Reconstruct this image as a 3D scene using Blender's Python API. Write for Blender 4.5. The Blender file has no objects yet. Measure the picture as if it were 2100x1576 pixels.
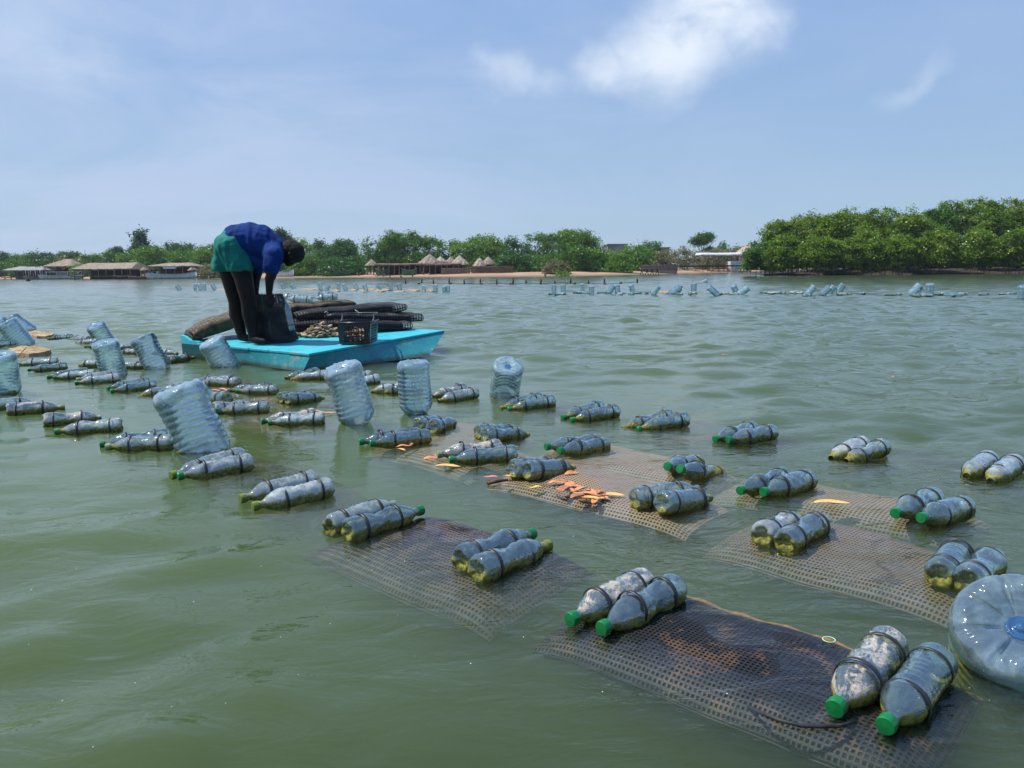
import bpy, bmesh, math, random
import numpy as np
from mathutils import Vector, Matrix, noise as mnoise
random.seed(7); rng = np.random.default_rng(7)
S = bpy.context.scene
COL = S.collection
R = math.radians

# ---------------------------------------------------------------- camera, sky, sun, exposure
F_PX = 1560.0; CX, CY = 1050.0, 788.0; CAM_H = 0.75
cam_d = bpy.data.cameras.new("camera"); cam = bpy.data.objects.new("camera", cam_d); COL.objects.link(cam)
cam_d.lens = 36 * F_PX / 2100; cam_d.sensor_width = 36; cam_d.clip_start = 0.05; cam_d.clip_end = 3000
CAM_M = Matrix.Translation((0, 0, CAM_H)) @ Matrix.Rotation(R(90 - 8.53), 4, 'X') @ Matrix.Rotation(R(-0.573), 4, 'Z')
cam.matrix_world = CAM_M
S.camera = cam
S.view_settings.view_transform = 'Standard'; S.view_settings.look = 'None'
S.view_settings.exposure = 0.80; S.view_settings.gamma = 1.0
S.cycles.volume_bounces = 1; S.cycles.max_bounces = 10; S.cycles.transparent_max_bounces = 24
S.cycles.diffuse_bounces = 3; S.cycles.glossy_bounces = 4
S.cycles.sample_clamp_indirect = 4.0; S.cycles.sample_clamp_direct = 12.0
S.cycles.caustics_reflective = False; S.cycles.caustics_refractive = False

def ray(px, py):
    d = Vector(((px - CX) / F_PX, -(py - CY) / F_PX, -1.0))
    return (CAM_M.to_3x3() @ d)
def at(px, py, z=0.0):
    """point of the horizontal plane z seen at this pixel of the 2100x1576 photograph"""
    d = ray(px, py); t = (z - CAM_H) / d.z
    return Vector((0, 0, CAM_H)) + d * t
def atd(px, py, Y):
    """point at forward distance Y seen at this pixel"""
    d = ray(px, py); return Vector((0, 0, CAM_H)) + d * (Y / d.y)

SUN_AZ, SUN_EL = R(-84), R(60)
sdir = Vector((math.sin(SUN_AZ) * math.cos(SUN_EL), math.cos(SUN_AZ) * math.cos(SUN_EL), math.sin(SUN_EL)))
sl = bpy.data.lights.new("sun", 'SUN'); so = bpy.data.objects.new("sun", sl); COL.objects.link(so)
sl.energy = 3.6; sl.angle = R(0.53); sl.color = (1.0, 0.95, 0.87)
so.rotation_euler = sdir.to_track_quat('Z', 'Y').to_euler(); so.location = (0, 0, 30)

ORD = 'first second third fourth fifth sixth seventh eighth ninth tenth eleventh twelfth thirteenth fourteenth fifteenth sixteenth seventeenth eighteenth nineteenth twentieth twenty-first twenty-second twenty-third twenty-fourth twenty-fifth'.split()
class NT:
    """small node-tree helper"""
    def __init__(s, nt): s.nt = nt; s.n = nt.nodes; s.l = nt.links
    def add(s, t, **k):
        nd = s.n.new(t)
        for a, v in k.items(): setattr(nd, a, v)
        return nd
    def set(s, nd, vals):
        for a, v in vals.items():
            if isinstance(v, bpy.types.NodeSocket): s.l.new(v, nd.inputs[a])
            else: nd.inputs[a].default_value = v
        return nd
    def math(s, op, a, b=0.0, c=0.0, clamp=False):
        nd = s.add('ShaderNodeMath', operation=op, use_clamp=clamp); return s.set(nd, {0: a, 1: b, 2: c}).outputs[0]
    def vmath(s, op, a, b=(0, 0, 0)):
        nd = s.add('ShaderNodeVectorMath', operation=op); s.set(nd, {0: a, 1: b}); return nd
    def noise(s, vec, scale, detail=3, rough=.5, dist=0.0):
        nd = s.add('ShaderNodeTexNoise'); s.set(nd, {'Vector': vec, 'Scale': scale, 'Detail': detail, 'Roughness': rough, 'Distortion': dist})
        return nd.outputs['Fac']
    def ramp(s, fac, lo, hi, a=0.0, b=1.0):
        nd = s.add('ShaderNodeMapRange', interpolation_type='SMOOTHSTEP'); s.set(nd, {'Value': fac, 'From Min': lo, 'From Max': hi, 'To Min': a, 'To Max': b})
        return nd.outputs[0]
    def mix(s, fac, a, b, blend='MIX'):
        nd = s.add('ShaderNodeMix', data_type='RGBA', blend_type=blend)
        for i, v in ((0, fac), (6, a), (7, b)):
            if isinstance(v, bpy.types.NodeSocket): s.l.new(v, nd.inputs[i])
            else: nd.inputs[i].default_value = (tuple(v) + (1,) if not isinstance(v, (int, float)) and len(v) == 3 else v)
        return nd.outputs[2]
    def mapping(s, vec, scale=(1, 1, 1), rot=(0, 0, 0), loc=(0, 0, 0)):
        nd = s.add('ShaderNodeMapping'); s.set(nd, {'Vector': vec, 'Scale': scale, 'Rotation': rot, 'Location': loc}); return nd.outputs[0]
    def shmix(s, fac, a, b):
        nd = s.add('ShaderNodeMixShader'); s.set(nd, {0: fac, 1: a, 2: b}); return nd.outputs[0]

# world: Nishita sky with thin cloud veils and a few cumulus puffs, all by direction
W = bpy.data.worlds.new("World"); S.world = W; W.use_nodes = True
w = NT(W.node_tree); w.n.clear()
sky = w.add('ShaderNodeTexSky', sky_type='NISHITA'); sky.sun_disc = False
sky.sun_elevation = SUN_EL; sky.sun_rotation = SUN_AZ; sky.air_density = 1.0; sky.dust_density = 0.7; sky.ozone_density = 2.0; sky.altitude = 0
tc = w.add('ShaderNodeTexCoord'); D = tc.outputs['Generated']
sep = w.add('ShaderNodeSeparateXYZ'); w.l.new(D, sep.inputs[0])
ysafe = w.math('MAXIMUM', sep.outputs[1], 0.05)
U = w.math('DIVIDE', sep.outputs[0], ysafe); V = w.math('DIVIDE', sep.outputs[2], ysafe)
comb = w.add('ShaderNodeCombineXYZ'); w.set(comb, {0: U, 1: V, 2: 0.0}); UV = comb.outputs[0]
def uvof(px, py):
    d = ray(px, py); return d.x / d.y, d.z / d.y
# soft warp so the puffs get billowed edges
nz = w.add('ShaderNodeTexNoise'); w.set(nz, {'Vector': UV, 'Scale': 9.0, 'Detail': 6.0, 'Roughness': .55})
warp = w.vmath('MULTIPLY', w.vmath('SUBTRACT', nz.outputs['Color'], (.5, .5, .5)).outputs[0], (.13, .10, 0)).outputs[0]
UW = w.vmath('ADD', UV, warp).outputs[0]
cloud = 0.0
for px, py, rx, ry, rot, amt in ((1255, 130, 80, 46, 0, .7), (1380, 85, 120, 90, 25, .95), (1460, 20, 120, 80, 10, .9), (1530, 60, 70, 80, 80, .75), (1230, 160, 80, 20, 5, .3),
                            (1060, 160, 95, 34, 0, .42), (985, 150, 30, 30, 0, .28), (1875, 155, 75, 24, 32, .24), (90, 95, 200, 50, -20, .22), (30, 30, 110, 110, 0, .25)):
    u, v = uvof(px, py)
    m = w.mapping(UW, scale=(1, 1, 1), loc=(-u, -v, 0))
    m = w.mapping(m, rot=(0, 0, R(-rot)))
    m = w.mapping(m, scale=(F_PX / rx, F_PX / ry, 1))
    ln = w.vmath('LENGTH', m).outputs['Value']
    blob = w.ramp(ln, 1.5, 0.1, 0.0, amt)
    cloud = blob if isinstance(cloud, float) else w.math('MAXIMUM', cloud, blob)
tex = w.noise(w.mapping(UV, scale=(1, 1.3, 1)), 14, 6, .6, .4)
cloud = w.math('MULTIPLY', cloud, w.ramp(tex, .25, .6, .45, 1.0))
front = w.ramp(sep.outputs[1], 0.0, 0.15)
cloud = w.math('MULTIPLY', cloud, front)
# high veil, stronger on the left and to the horizon
wisp = w.noise(w.mapping(D, scale=(1.2, 1.0, 4.5), rot=(0, R(8), 0)), 1.8, 7, .62, .6)
veil = w.ramp(wisp, .34, .70, 0.05, .65)
left = w.ramp(sep.outputs[0], .45, -.55, .25, 1.0)
veil = w.math('MULTIPLY', veil, left)
# humid tropical air: an even milky blue over most of the clear-sky gradient
milky = w.mix(w.ramp(sep.outputs[2], -.02, .62), (1.55, 2.28, 3.2, 1), (1.02, 1.78, 3.75, 1))
skyc = w.mix(.88, sky.outputs[0], milky)
c1 = w.mix(veil, skyc, (2.7, 3.15, 4.2, 1))
c2 = w.mix(cloud, c1, (4.0, 4.4, 4.95, 1))
bg = w.add('ShaderNodeBackground'); w.set(bg, {'Color': c2, 'Strength': 0.12})
wo = w.add('ShaderNodeOutputWorld'); w.l.new(bg.outputs[0], wo.inputs[0])

# ---------------------------------------------------------------- helpers
def mat(name):
    m = bpy.data.materials.new(name); m.use_nodes = True; t = NT(m.node_tree); t.n.clear()
    t.out = t.add('ShaderNodeOutputMaterial'); t.m = m
    return t
def princ(t, **k):
    b = t.add('ShaderNodeBsdfPrincipled'); t.set(b, k); return b
def obj_coord(t): return t.add('ShaderNodeTexCoord').outputs['Object']
def rnd(t): return t.add('ShaderNodeObjectInfo').outputs['Random']
def pos(t): return t.add('ShaderNodeNewGeometry').outputs['Position']
def simple(name, c1, c2=None, scale=8.0, rough=.7, bump=0.0, spec=.3, world=False, metallic=0.0, detail=4, lo=.35, hi=.65, coat=0.0):
    t = mat(name); v = pos(t) if world else obj_coord(t)
    if c2 is None: c2 = tuple(x * .7 for x in c1)
    f = t.noise(v, scale, detail, .6)
    col = t.mix(t.ramp(f, lo, hi), c1, c2)
    b = princ(t, **{'Base Color': col, 'Roughness': rough, 'Specular IOR Level': spec, 'Metallic': metallic, 'Coat Weight': coat})
    if bump:
        bp = t.add('ShaderNodeBump'); t.set(bp, {'Height': t.noise(v, scale * 3, 5, .6), 'Strength': .6, 'Distance': bump}); t.l.new(bp.outputs[0], b.inputs['Normal'])
    t.l.new(b.outputs[0], t.out.inputs[0]); return t.m

def mesh_obj(name, verts, faces, m=None, parent=None, smooth=True, link=True):
    me = bpy.data.meshes.new(name); me.from_pydata([tuple(v) for v in verts], [], faces); me.validate(); me.update()
    if smooth: me.polygons.foreach_set('use_smooth', [True] * len(me.polygons))
    o = bpy.data.objects.new(name, me)
    if m is not None:
        for mm in (m if isinstance(m, (list, tuple)) else [m]): me.materials.append(mm)
    if link: COL.objects.link(o)
    if parent is not None: o.parent = parent
    return o
class MB:
    """collects shapes into one mesh"""
    def __init__(s): s.v = []; s.f = []
    def add(s, v, f):
        b = len(s.v); s.v += [tuple(x) for x in v]; s.f += [tuple(i + b for i in q) for q in f]; return s
    def box(s, c, d, rz=0.0, M=None):
        hx, hy, hz = d[0] / 2, d[1] / 2, d[2] / 2
        M = M or (Matrix.Translation(c) @ Matrix.Rotation(rz, 4, 'Z'))
        v = [M @ Vector((x, y, z)) for x in (-hx, hx) for y in (-hy, hy) for z in (-hz, hz)]
        return s.add(v, [(0, 1, 3, 2), (4, 6, 7, 5), (0, 4, 5, 1), (2, 3, 7, 6), (0, 2, 6, 4), (1, 5, 7, 3)])
    def tube(s, pts, r, seg=8, caps=True):
        pts = [Vector(p) for p in pts]; n = len(pts); rs = r if isinstance(r, (list, tuple)) else [r] * n
        V = []; F = []; ref = None
        for i, p in enumerate(pts):
            t = (pts[min(i + 1, n - 1)] - pts[max(i - 1, 0)]).normalized()
            if ref is None: ref = Vector((0, 0, 1)) if abs(t.z) < .9 else Vector((1, 0, 0))
            x = t.cross(ref); x = x.normalized() if x.length > 1e-6 else Vector((1, 0, 0)); y = t.cross(x).normalized(); ref = -y if False else ref
            for k in range(seg):
                a = 2 * math.pi * k / seg; V.append(p + (x * math.cos(a) + y * math.sin(a)) * rs[i])
        for i in range(n - 1):
            for k in range(seg):
                k2 = (k + 1) % seg; F.append((i * seg + k, i * seg + k2, (i + 1) * seg + k2, (i + 1) * seg + k))
        if caps: F.append(tuple(range(seg))[::-1]); F.append(tuple((n - 1) * seg + k for k in range(seg)))
        return s.add(V, F)
    def lathe(s, prof, seg=24, fn=None):
        """prof: (z, r) list; fn(angle, i, z, r) -> (r, z) modulation"""
        V = []; F = []
        for i, (z, r) in enumerate(prof):
            for k in range(seg):
                a = 2 * math.pi * k / seg; rr, zz = (fn(a, i, z, r) if fn else (r, z))
                V.append((rr * math.cos(a), rr * math.sin(a), zz))
        for i in range(len(prof) - 1):
            for k in range(seg):
                k2 = (k + 1) % seg; F.append((i * seg + k, i * seg + k2, (i + 1) * seg + k2, (i + 1) * seg + k))
        return s.add(V, F)
    def xf(s, M, start=0):
        s.v[start:] = [tuple(M @ Vector(p)) for p in s.v[start:]]; return s
    def build(s, name, m=None, parent=None, smooth=False, link=True): return mesh_obj(name, s.v, s.f, m, parent, smooth, link)
def tag(o, label=None, cat=None, group=None, kind=None):
    if label: o['label'] = label
    if cat: o['category'] = cat
    if group: o['group'] = group
    if kind: o['kind'] = kind
    return o
def empty(name, loc=(0, 0, 0), rz=0.0, M=None):
    o = bpy.data.objects.new(name, None); COL.objects.link(o); o.empty_display_size = .1
    o.matrix_world = M if M is not None else Matrix.Translation(loc) @ Matrix.Rotation(rz, 4, 'Z')
    return o
KIDS = {}
def copy_tree(o, parent=None):
    c = o.copy(); COL.objects.link(c)
    for k in ('label', 'group'):
        if parent is None and k in c: del c[k]
    if parent is not None: c.parent = parent
    for ch in list(o.children): copy_tree(ch, c)
    return c
def evaluated(o, mods=()):
    dg = bpy.context.evaluated_depsgraph_get(); me = bpy.data.meshes.new_from_object(o.evaluated_get(dg)); return me
# ---------------------------------------------------------------- water, bed, far bank
def water_material():
    t = mat("murky_water"); p = pos(t)
    # near ripples run diagonally, the far reach is choppier
    sp = t.add('ShaderNodeSeparateXYZ'); t.l.new(p, sp.inputs[0])
    dist = t.vmath('LENGTH', p).outputs['Value']
    far = t.ramp(dist, 5.0, 16.0)
    n2 = t.noise(t.mapping(p, scale=(.8, 1.5, 1), rot=(0, 0, R(-24))), 6.0, 4, .55, .8)
    n5 = t.noise(t.mapping(p, scale=(.8, 1.4, 1), rot=(0, 0, R(-20))), 15.0, 3, .55, .8)
    n4 = t.noise(p, 34.0, 2, .5)
    calm = t.ramp(t.noise(p, .45, 2, .5), .38, .62, .5, 1.2)
    h = t.math('ADD', t.math('MULTIPLY', n2, .015), t.math('MULTIPLY', n5, .0034))
    cs = at(560, 830, 0); lee = t.ramp(t.vmath('DISTANCE', p, (cs.x, cs.y, 0)).outputs['Value'], 1.2, 3.6, .38, 1.0)
    h = t.math('MULTIPLY', t.math('MULTIPLY', h, calm), lee)
    h = t.math('ADD', h, t.math('MULTIPLY', n4, .0003))
    h = t.math('MULTIPLY', h, t.ramp(dist, 6.0, 30.0, 1.0, .6))
    bp = t.add('ShaderNodeBump'); t.set(bp, {'Height': h, 'Strength': 1.0, 'Distance': 1.0})
    fr = t.add('ShaderNodeFresnel'); t.set(fr, {'IOR': 1.40, 'Normal': bp.outputs[0]})
    gl = t.add('ShaderNodeBsdfGlossy'); t.set(gl, {'Roughness': t.ramp(dist, 5.0, 30.0, .025, .10), 'Normal': bp.outputs[0], 'Color': (1, 1, 1, 1)})
    tr = t.add('ShaderNodeBsdfTransparent')
    t.l.new(t.shmix(fr.outputs[0], tr.outputs[0], gl.outputs[0]), t.out.inputs[0])
    sc = t.add('ShaderNodeVolumeScatter'); t.set(sc, {'Color': (.185, .245, .115, 1), 'Density': 7.0, 'Anisotropy': .3})
    ab = t.add('ShaderNodeVolumeAbsorption'); t.set(ab, {'Color': (.35, .52, .25, 1), 'Density': 4.5})
    ad = t.add('ShaderNodeAddShader'); t.set(ad, {0: sc.outputs[0], 1: ab.outputs[0]})
    t.l.new(ad.outputs[0], t.out.inputs['Volume'])
    return t.m
def water_mesh():
    """closed body of water whose top carries real waves: rings round the viewer's canoe, finer close by"""
    r_ = [.25]
    while r_[-1] < 135: r_.append(r_[-1] + .014 + .0058 * r_[-1])
    while r_[-1] < 600: r_.append(r_[-1] * 1.12)
    r_ = np.array(r_); fine = np.linspace(R(-44), R(44), 800); coarse = np.linspace(R(44), R(316), 46)[1:-1]
    th = np.concatenate([fine, coarse]); nr, nt = len(r_), len(th)
    X = r_[:, None] * np.sin(th)[None]; Y = r_[:, None] * np.cos(th)[None]
    g = np.random.default_rng(21); Z = np.zeros_like(X); cell = (.014 + .0058 * r_)[:, None] * np.ones_like(X)
    farw = np.clip((np.hypot(X, Y) - 5) / 9, 0, 1); farw = farw * farw * (3 - 2 * farw)
    K = 110
    for k in range(K):
        lam = .16 * (14 ** (k / (K - 1))); main = R(118 if k % 3 else 75)     # travel direction of the wavelets
        a = main + g.normal() * .50; kx, ky = math.cos(a) * 6.283 / lam, math.sin(a) * 6.283 / lam; ph = g.random() * 6.283
        s_near = .027 if lam < .7 else .008; s_far = .034 if lam < .7 else (.016 if lam < 1.1 else .006)
        slope = s_near + (s_far - s_near) * farw; fil = np.clip(lam / cell / 3.0 - .6, 0, 1)
        w_ = np.sin(kx * X + ky * Y + ph + 1.2 * np.sin(.9 * X + .7 * Y + k) )
        Z += slope * lam / 6.283 * fil * w_
    mask = np.ones_like(Z)
    for px, py, rr in BAG_SPOTS:
        c = at(px, py, 0); d = np.hypot(X - c.x, Y - c.y) / rr; mask *= 1 - .66 * np.exp(-d * d)
    for px, py, rr in ((430, 800, 1.9), (760, 850, 1.5), (1020, 850, 1.2), (120, 800, 1.8), (330, 950, .8)):
        c = at(px, py, 0); d = np.hypot(X - c.x, Y - c.y) / rr; mask *= 1 - .62 * np.exp(-d * d)
    Z *= mask; Z[r_ > 140] = 0
    V = np.stack([X, Y, Z], -1).reshape(-1, 3)
    n0 = nr * nt; bottom = np.stack([r_[-1] * np.sin(th), r_[-1] * np.cos(th), np.full(nt, -1.5)], -1)
    V = np.concatenate([V, bottom, [[0, 0, 0], [0, 0, -1.5]]])
    i, j = np.meshgrid(np.arange(nr - 1), np.arange(nt), indexing='ij'); j2 = (j + 1) % nt
    Q = np.stack([i * nt + j, (i + 1) * nt + j, (i + 1) * nt + j2, i * nt + j2], -1).reshape(-1, 4)
    J = np.arange(nt); J2 = (J + 1) % nt; side = np.stack([(nr - 1) * nt + J, n0 + J, n0 + J2, (nr - 1) * nt + J2], -1)
    Q = np.concatenate([Q, side]); T = np.concatenate([np.stack([np.full(nt, n0 + nt), J, J2], -1), np.stack([np.full(nt, n0 + nt + 1), n0 + J2, n0 + J], -1)])
    Q = Q[:, ::-1]; T = T[:, ::-1]
    me = bpy.data.meshes.new('water'); me.vertices.add(len(V)); me.vertices.foreach_set('co', V.astype(np.float32).ravel())
    nl = len(Q) * 4 + len(T) * 3; me.loops.add(nl); me.loops.foreach_set('vertex_index', np.concatenate([Q.ravel(), T.ravel()]).astype(np.int32))
    me.polygons.add(len(Q) + len(T)); me.polygons.foreach_set('loop_start', np.concatenate([np.arange(len(Q)) * 4, len(Q) * 4 + np.arange(len(T)) * 3]).astype(np.int32)); me.polygons.foreach_set('loop_total', np.concatenate([np.full(len(Q), 4), np.full(len(T), 3)]).astype(np.int32))
    me.update(calc_edges=True); me.polygons.foreach_set('use_smooth', np.ones(len(Q) + len(T), dtype=bool)); return me
BAG_SPOTS = [(1280, 1280, .5), (1600, 1380, .5), (1850, 1480, .5), (800, 1120, .5), (1050, 1180, .5), (1600, 1110, .6), (1850, 1170, .6), (1150, 980, .6), (1350, 1040, .6), (850, 920, .6), (1000, 950, .6), (1600, 1010, .6), (1850, 1060, .6), (1200, 930, .6), (1400, 980, .6)]
me = water_mesh(); me.materials.append(water_material()); wt = bpy.data.objects.new('water', me); COL.objects.link(wt)
tag(wt, 'murky green river water with pale ripples around the oyster bags', 'water', kind='structure')
bed = mesh_obj('riverbed', [(-700, -60, -1.6), (700, -60, -1.6), (700, 540, -1.6), (-700, 540, -1.6)], [(0, 1, 2, 3)], simple('silt', (.10, .10, .05), (.06, .07, .03), .5))
tag(bed, 'dark silt bed under the murky river water', 'riverbed', kind='structure')
# ---------------------------------------------------------------- plastic bottles
def plastic(name, tint=(.93, .985, .985), milk=.22, milkcol=(.76, .88, .88), foul=0.0, foulcol=(.62, .55, .42), algae=True, algae_z=.026):
    t = mat(name); v = obj_coord(t); r = rnd(t)
    sh = t.add('ShaderNodeCombineXYZ'); off = t.math('MULTIPLY', r, 37.0); t.set(sh, {0: off, 1: off, 2: off})
    vv = t.vmath('ADD', v, sh.outputs[0]).outputs[0]
    ns = t.noise(vv, 22, 5, .65, .8)
    bp = t.add('ShaderNodeBump'); t.set(bp, {'Height': t.noise(t.mapping(vv, scale=(1, 1, .45)), 38, 4, .6, .6), 'Strength': .8, 'Distance': .0022 if 'jug' not in name else .0018})
    hue = t.mix(t.ramp(t.math('FRACT', t.math('MULTIPLY', r, 7.3)), 0, 1), tint, (tint[0] * .93, tint[1] * 1.0, tint[2] * .97))
    tr = t.add('ShaderNodeBsdfTransparent'); t.l.new(hue, tr.inputs['Color'])
    mcol = t.mix(t.math('FRACT', t.math('MULTIPLY', r, 11.7)), milkcol, (milkcol[0] * .88, milkcol[1] * 1.0, milkcol[2] * .95))
    df = t.add('ShaderNodeBsdfDiffuse'); t.l.new(mcol, df.inputs['Color']); t.l.new(bp.outputs[0], df.inputs['Normal'])
    tl = t.add('ShaderNodeBsdfTranslucent'); t.l.new(mcol, tl.inputs['Color'])
    mk = t.shmix(.5, df.outputs[0], tl.outputs[0])
    lw = t.add('ShaderNodeLayerWeight'); t.set(lw, {'Blend': .25})
    edge = t.ramp(lw.outputs['Facing'], .25, 1.0, 0, .30)
    vary = t.math('MULTIPLY_ADD', t.math('FRACT', t.math('MULTIPLY', r, 3.1)), .9, .5)
    mf = t.math('ADD', t.math('MULTIPLY', t.math('MULTIPLY', t.ramp(ns, .35, .75, .6, 1.6), milk), vary), edge, clamp=True)
    base = t.shmix(mf, tr.outputs[0], mk)
    if foul > 0:
        fn = t.noise(t.mapping(vv, scale=(1, 1, .6)), 24, 6, .75, .5); fine = t.noise(vv, 120, 3, .7)
        fd = t.add('ShaderNodeBsdfDiffuse'); t.set(fd, {'Color': t.mix(t.ramp(fine, .35, .65), foulcol, tuple(c * .45 for c in foulcol)), 'Normal': bp.outputs[0]})
        ff = t.ramp(t.math('ADD', fn, t.math('MULTIPLY', t.math('SUBTRACT', fine, .5), .30)), .66 - foul * .34, .80 - foul * .34, 0, .92)
        base = t.shmix(ff, base, fd.outputs[0])
    gl = t.add('ShaderNodeBsdfGlossy'); t.set(gl, {'Roughness': .045, 'Normal': bp.outputs[0], 'Color': (.80, .95, 1, 1)})
    fr = t.add('ShaderNodeFresnel'); t.set(fr, {'IOR': 1.55, 'Normal': bp.outputs[0]})
    base = t.shmix(t.math('MULTIPLY_ADD', fr.outputs[0], 1.8, .10, clamp=True), base, gl.outputs[0])
    if algae:
        sp = t.add('ShaderNodeSeparateXYZ'); t.l.new(pos(t), sp.inputs[0])
        an = t.noise(pos(t), 45, 5, .75)
        lim = t.math('ADD', sp.outputs[2], t.math('MULTIPLY', t.math('SUBTRACT', an, .5), .06))
        af = t.ramp(lim, algae_z, algae_z - .012, 0, .9)
        ad = t.add('ShaderNodeBsdfDiffuse'); t.set(ad, {'Color': t.mix(t.ramp(t.noise(pos(t), 90, 3, .6), .35, .65), (.27, .25, .05), (.08, .09, .02))})
        base = t.shmix(af, base, ad.outputs[0])
    t.l.new(base, t.out.inputs[0]); return t.m
M_CLEAN = plastic("clear_plastic", milk=.11, milkcol=(.70, .95, .97))
M_HAZE = plastic("scuffed_plastic", milk=.44, milkcol=(.90, .95, .90), foul=.36, foulcol=(.66, .66, .56))
M_FOUL = plastic("barnacled_plastic", milk=.18, foul=.62, foulcol=(.75, .62, .44))
M_MURK = plastic("murky_plastic", milk=.7, milkcol=(.12, .14, .11), foul=.45, foulcol=(.2, .18, .12))
M_JUG = plastic("jug_plastic", algae_z=.008, tint=(.86, .95, .99), milk=.40, milkcol=(.74, .92, .98), algae=True)
M_JUGCLEAR = plastic("clear_jug_plastic", algae_z=.008, tint=(.82, .93, 1.0), milk=.24, milkcol=(.70, .88, 1.0))
M_CAP = simple("green_cap", (.0, .16, .035), (.0, .12, .028), 40, rough=.35, spec=.5)
M_CAPOLD = simple("algae_cap", (.10, .20, .04), (.16, .15, .03), 60, rough=.8, bump=.004)
M_CAPTAN = simple("faded_cap", (.12, .24, .10), (.28, .26, .16), 60, rough=.8)
M_BLACK = simple("black_rubber", (.012, .013, .016), (.02, .022, .026), 60, rough=.45, spec=.5)
M_BLUEDISC = plastic("blue_base_plastic", tint=(.25, .58, .95), milk=.35, milkcol=(.10, .38, .80), algae=False)

def bottle_profile(kind):
    # z from the base (0) to the neck; radii in metres
    P = [(.012, .000), (.012, .010), (.008, .020), (.001, .030), (.001, .036), (.006, .0425), (.014, .0445), (.028, .0450), (.034, .0438), (.040, .0450), (.060, .0450), (.075, .0445), (.088, .0425), (.105, .0385), (.122, .0368),
         (.140, .0375), (.155, .0405), (.168, .0440), (.180, .0452), (.200, .0452), (.212, .0440), (.226, .0410), (.240, .0365), (.254, .0305), (.266, .0240), (.276, .0180), (.284, .0148), (.292, .0138), (.2935, .0165), (.2965, .0165), (.298, .0138), (.304, .0138)]
    if kind == 1:  # straight ribbed body
        P = [(.012, .000), (.012, .010), (.008, .020), (.001, .030), (.001, .036), (.006, .0425), (.014, .0450)]
        for k in range(9): P += [(.026 + k * .019, .0452), (.0335 + k * .019, .0428)]
        P += [(.205, .0452), (.218, .0440), (.232, .0405), (.246, .0350), (.258, .0285), (.268, .0215), (.277, .0160), (.286, .0138), (.2935, .0165), (.2965, .0165), (.298, .0138), (.304, .0138)]
    # densify
    Q = []
    for (a, b), (c, d) in zip(P[:-1], P[1:]):
        Q.append((a, b))
        if abs(c - a) > .010: Q.append(((a + c) / 2, (b + d) / 2))
    Q.append(P[-1]); return Q
def bottle_mesh(kind, seed, crumple, seg=30):
    rs = random.Random(seed); off = Vector((rs.random() * 50, rs.random() * 50, rs.random() * 50))
    def fn(a, i, z, r):
        zz = z
        if z <= .013 and i <= 6:   # five petal feet
            zz = z - .006 * max(0, math.cos(5 * a)) * (r > .015) * (r < .042) + .004 * (r < .012)
            r = r * (1 - .05 * (1 - abs(math.cos(2.5 * a))) * (r > .02))
        elif kind == 0 and .07 < z < .2:   # twisting grooves round the waist
            r = r - .0030 * (0.5 + .5 * math.sin(7 * a + z * 110)) ** 2 * min(1, (z - .07) / .02, (.2 - z) / .02)
        p = Vector((r * math.cos(a), r * math.sin(a), z)) * 17 + off
        if .04 < z < .26: r -= crumple * 1.6 * max(0, .22 - abs(mnoise.noise(p * .7 + off))) * 4 * min(1, (z - .04) / .03, (.26 - z) / .03)
        if .02 < z < .25: r += crumple * mnoise.noise(p) + crumple * .5 * mnoise.noise(p * 2.3)
        return max(r, .0001), zz
    b = MB(); b.lathe(bottle_profile(kind), seg, fn)
    me_o = b.build('tmp', None, None, True, link=False); me = me_o.data; bpy.data.objects.remove(me_o); return me
def ring_mesh(r, z, wd, th, seg=30):
    b = MB(); b.lathe([(z - wd / 2, r), (z - wd / 2, r + th), (z + wd / 2, r + th), (z + wd / 2, r), (z - wd / 2, r)], seg)
    o = b.build('tmp', M_BLACK, None, True, link=False); me = o.data; bpy.data.objects.remove(o); return me
def cap_mesh(m):
    b = MB(); b.lathe([(.297, .0001), (.297, .0178), (.300, .0184), (.317, .0184), (.3205, .0172), (.3215, .0001)], 30, lambda a, i, z, r: ((r + .0006 * (math.sin(15 * a) > 0)) if .299 < z < .318 else r, z))
    o = b.build('tmp', m, None, False, link=False); me = o.data; bpy.data.objects.remove(o); return me
CAPS = {'g': cap_mesh(M_CAP), 'o': cap_mesh(M_CAPOLD), 't': cap_mesh(M_CAPTAN)}
STRAPS = [ring_mesh(.0455, .058, .010, .0026), ring_mesh(.0455, .196, .010, .0026), ring_mesh(.0455, .05, .008, .0022), ring_mesh(.0455, .208, .012, .0026)]
BODIES = {}
for mk, m_ in (('c', M_CLEAN), ('h', M_HAZE), ('f', M_FOUL), ('m', M_MURK)):
    for kd in (0, 1):
        for sd in (1, 2):
            me = bottle_mesh(kd, sd * 10 + kd, .0016 + .0016 * (sd == 2) + .001 * (mk != 'c')); me.materials.append(m_); BODIES[mk, kd, sd] = me
PROTO = {}
def link_mesh(name, me, parent, m4=None):
    o = bpy.data.objects.new(name, me); COL.objects.link(o); o.parent = parent
    if m4 is not None: o.matrix_local = m4
    return o
_bn = 0
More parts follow.
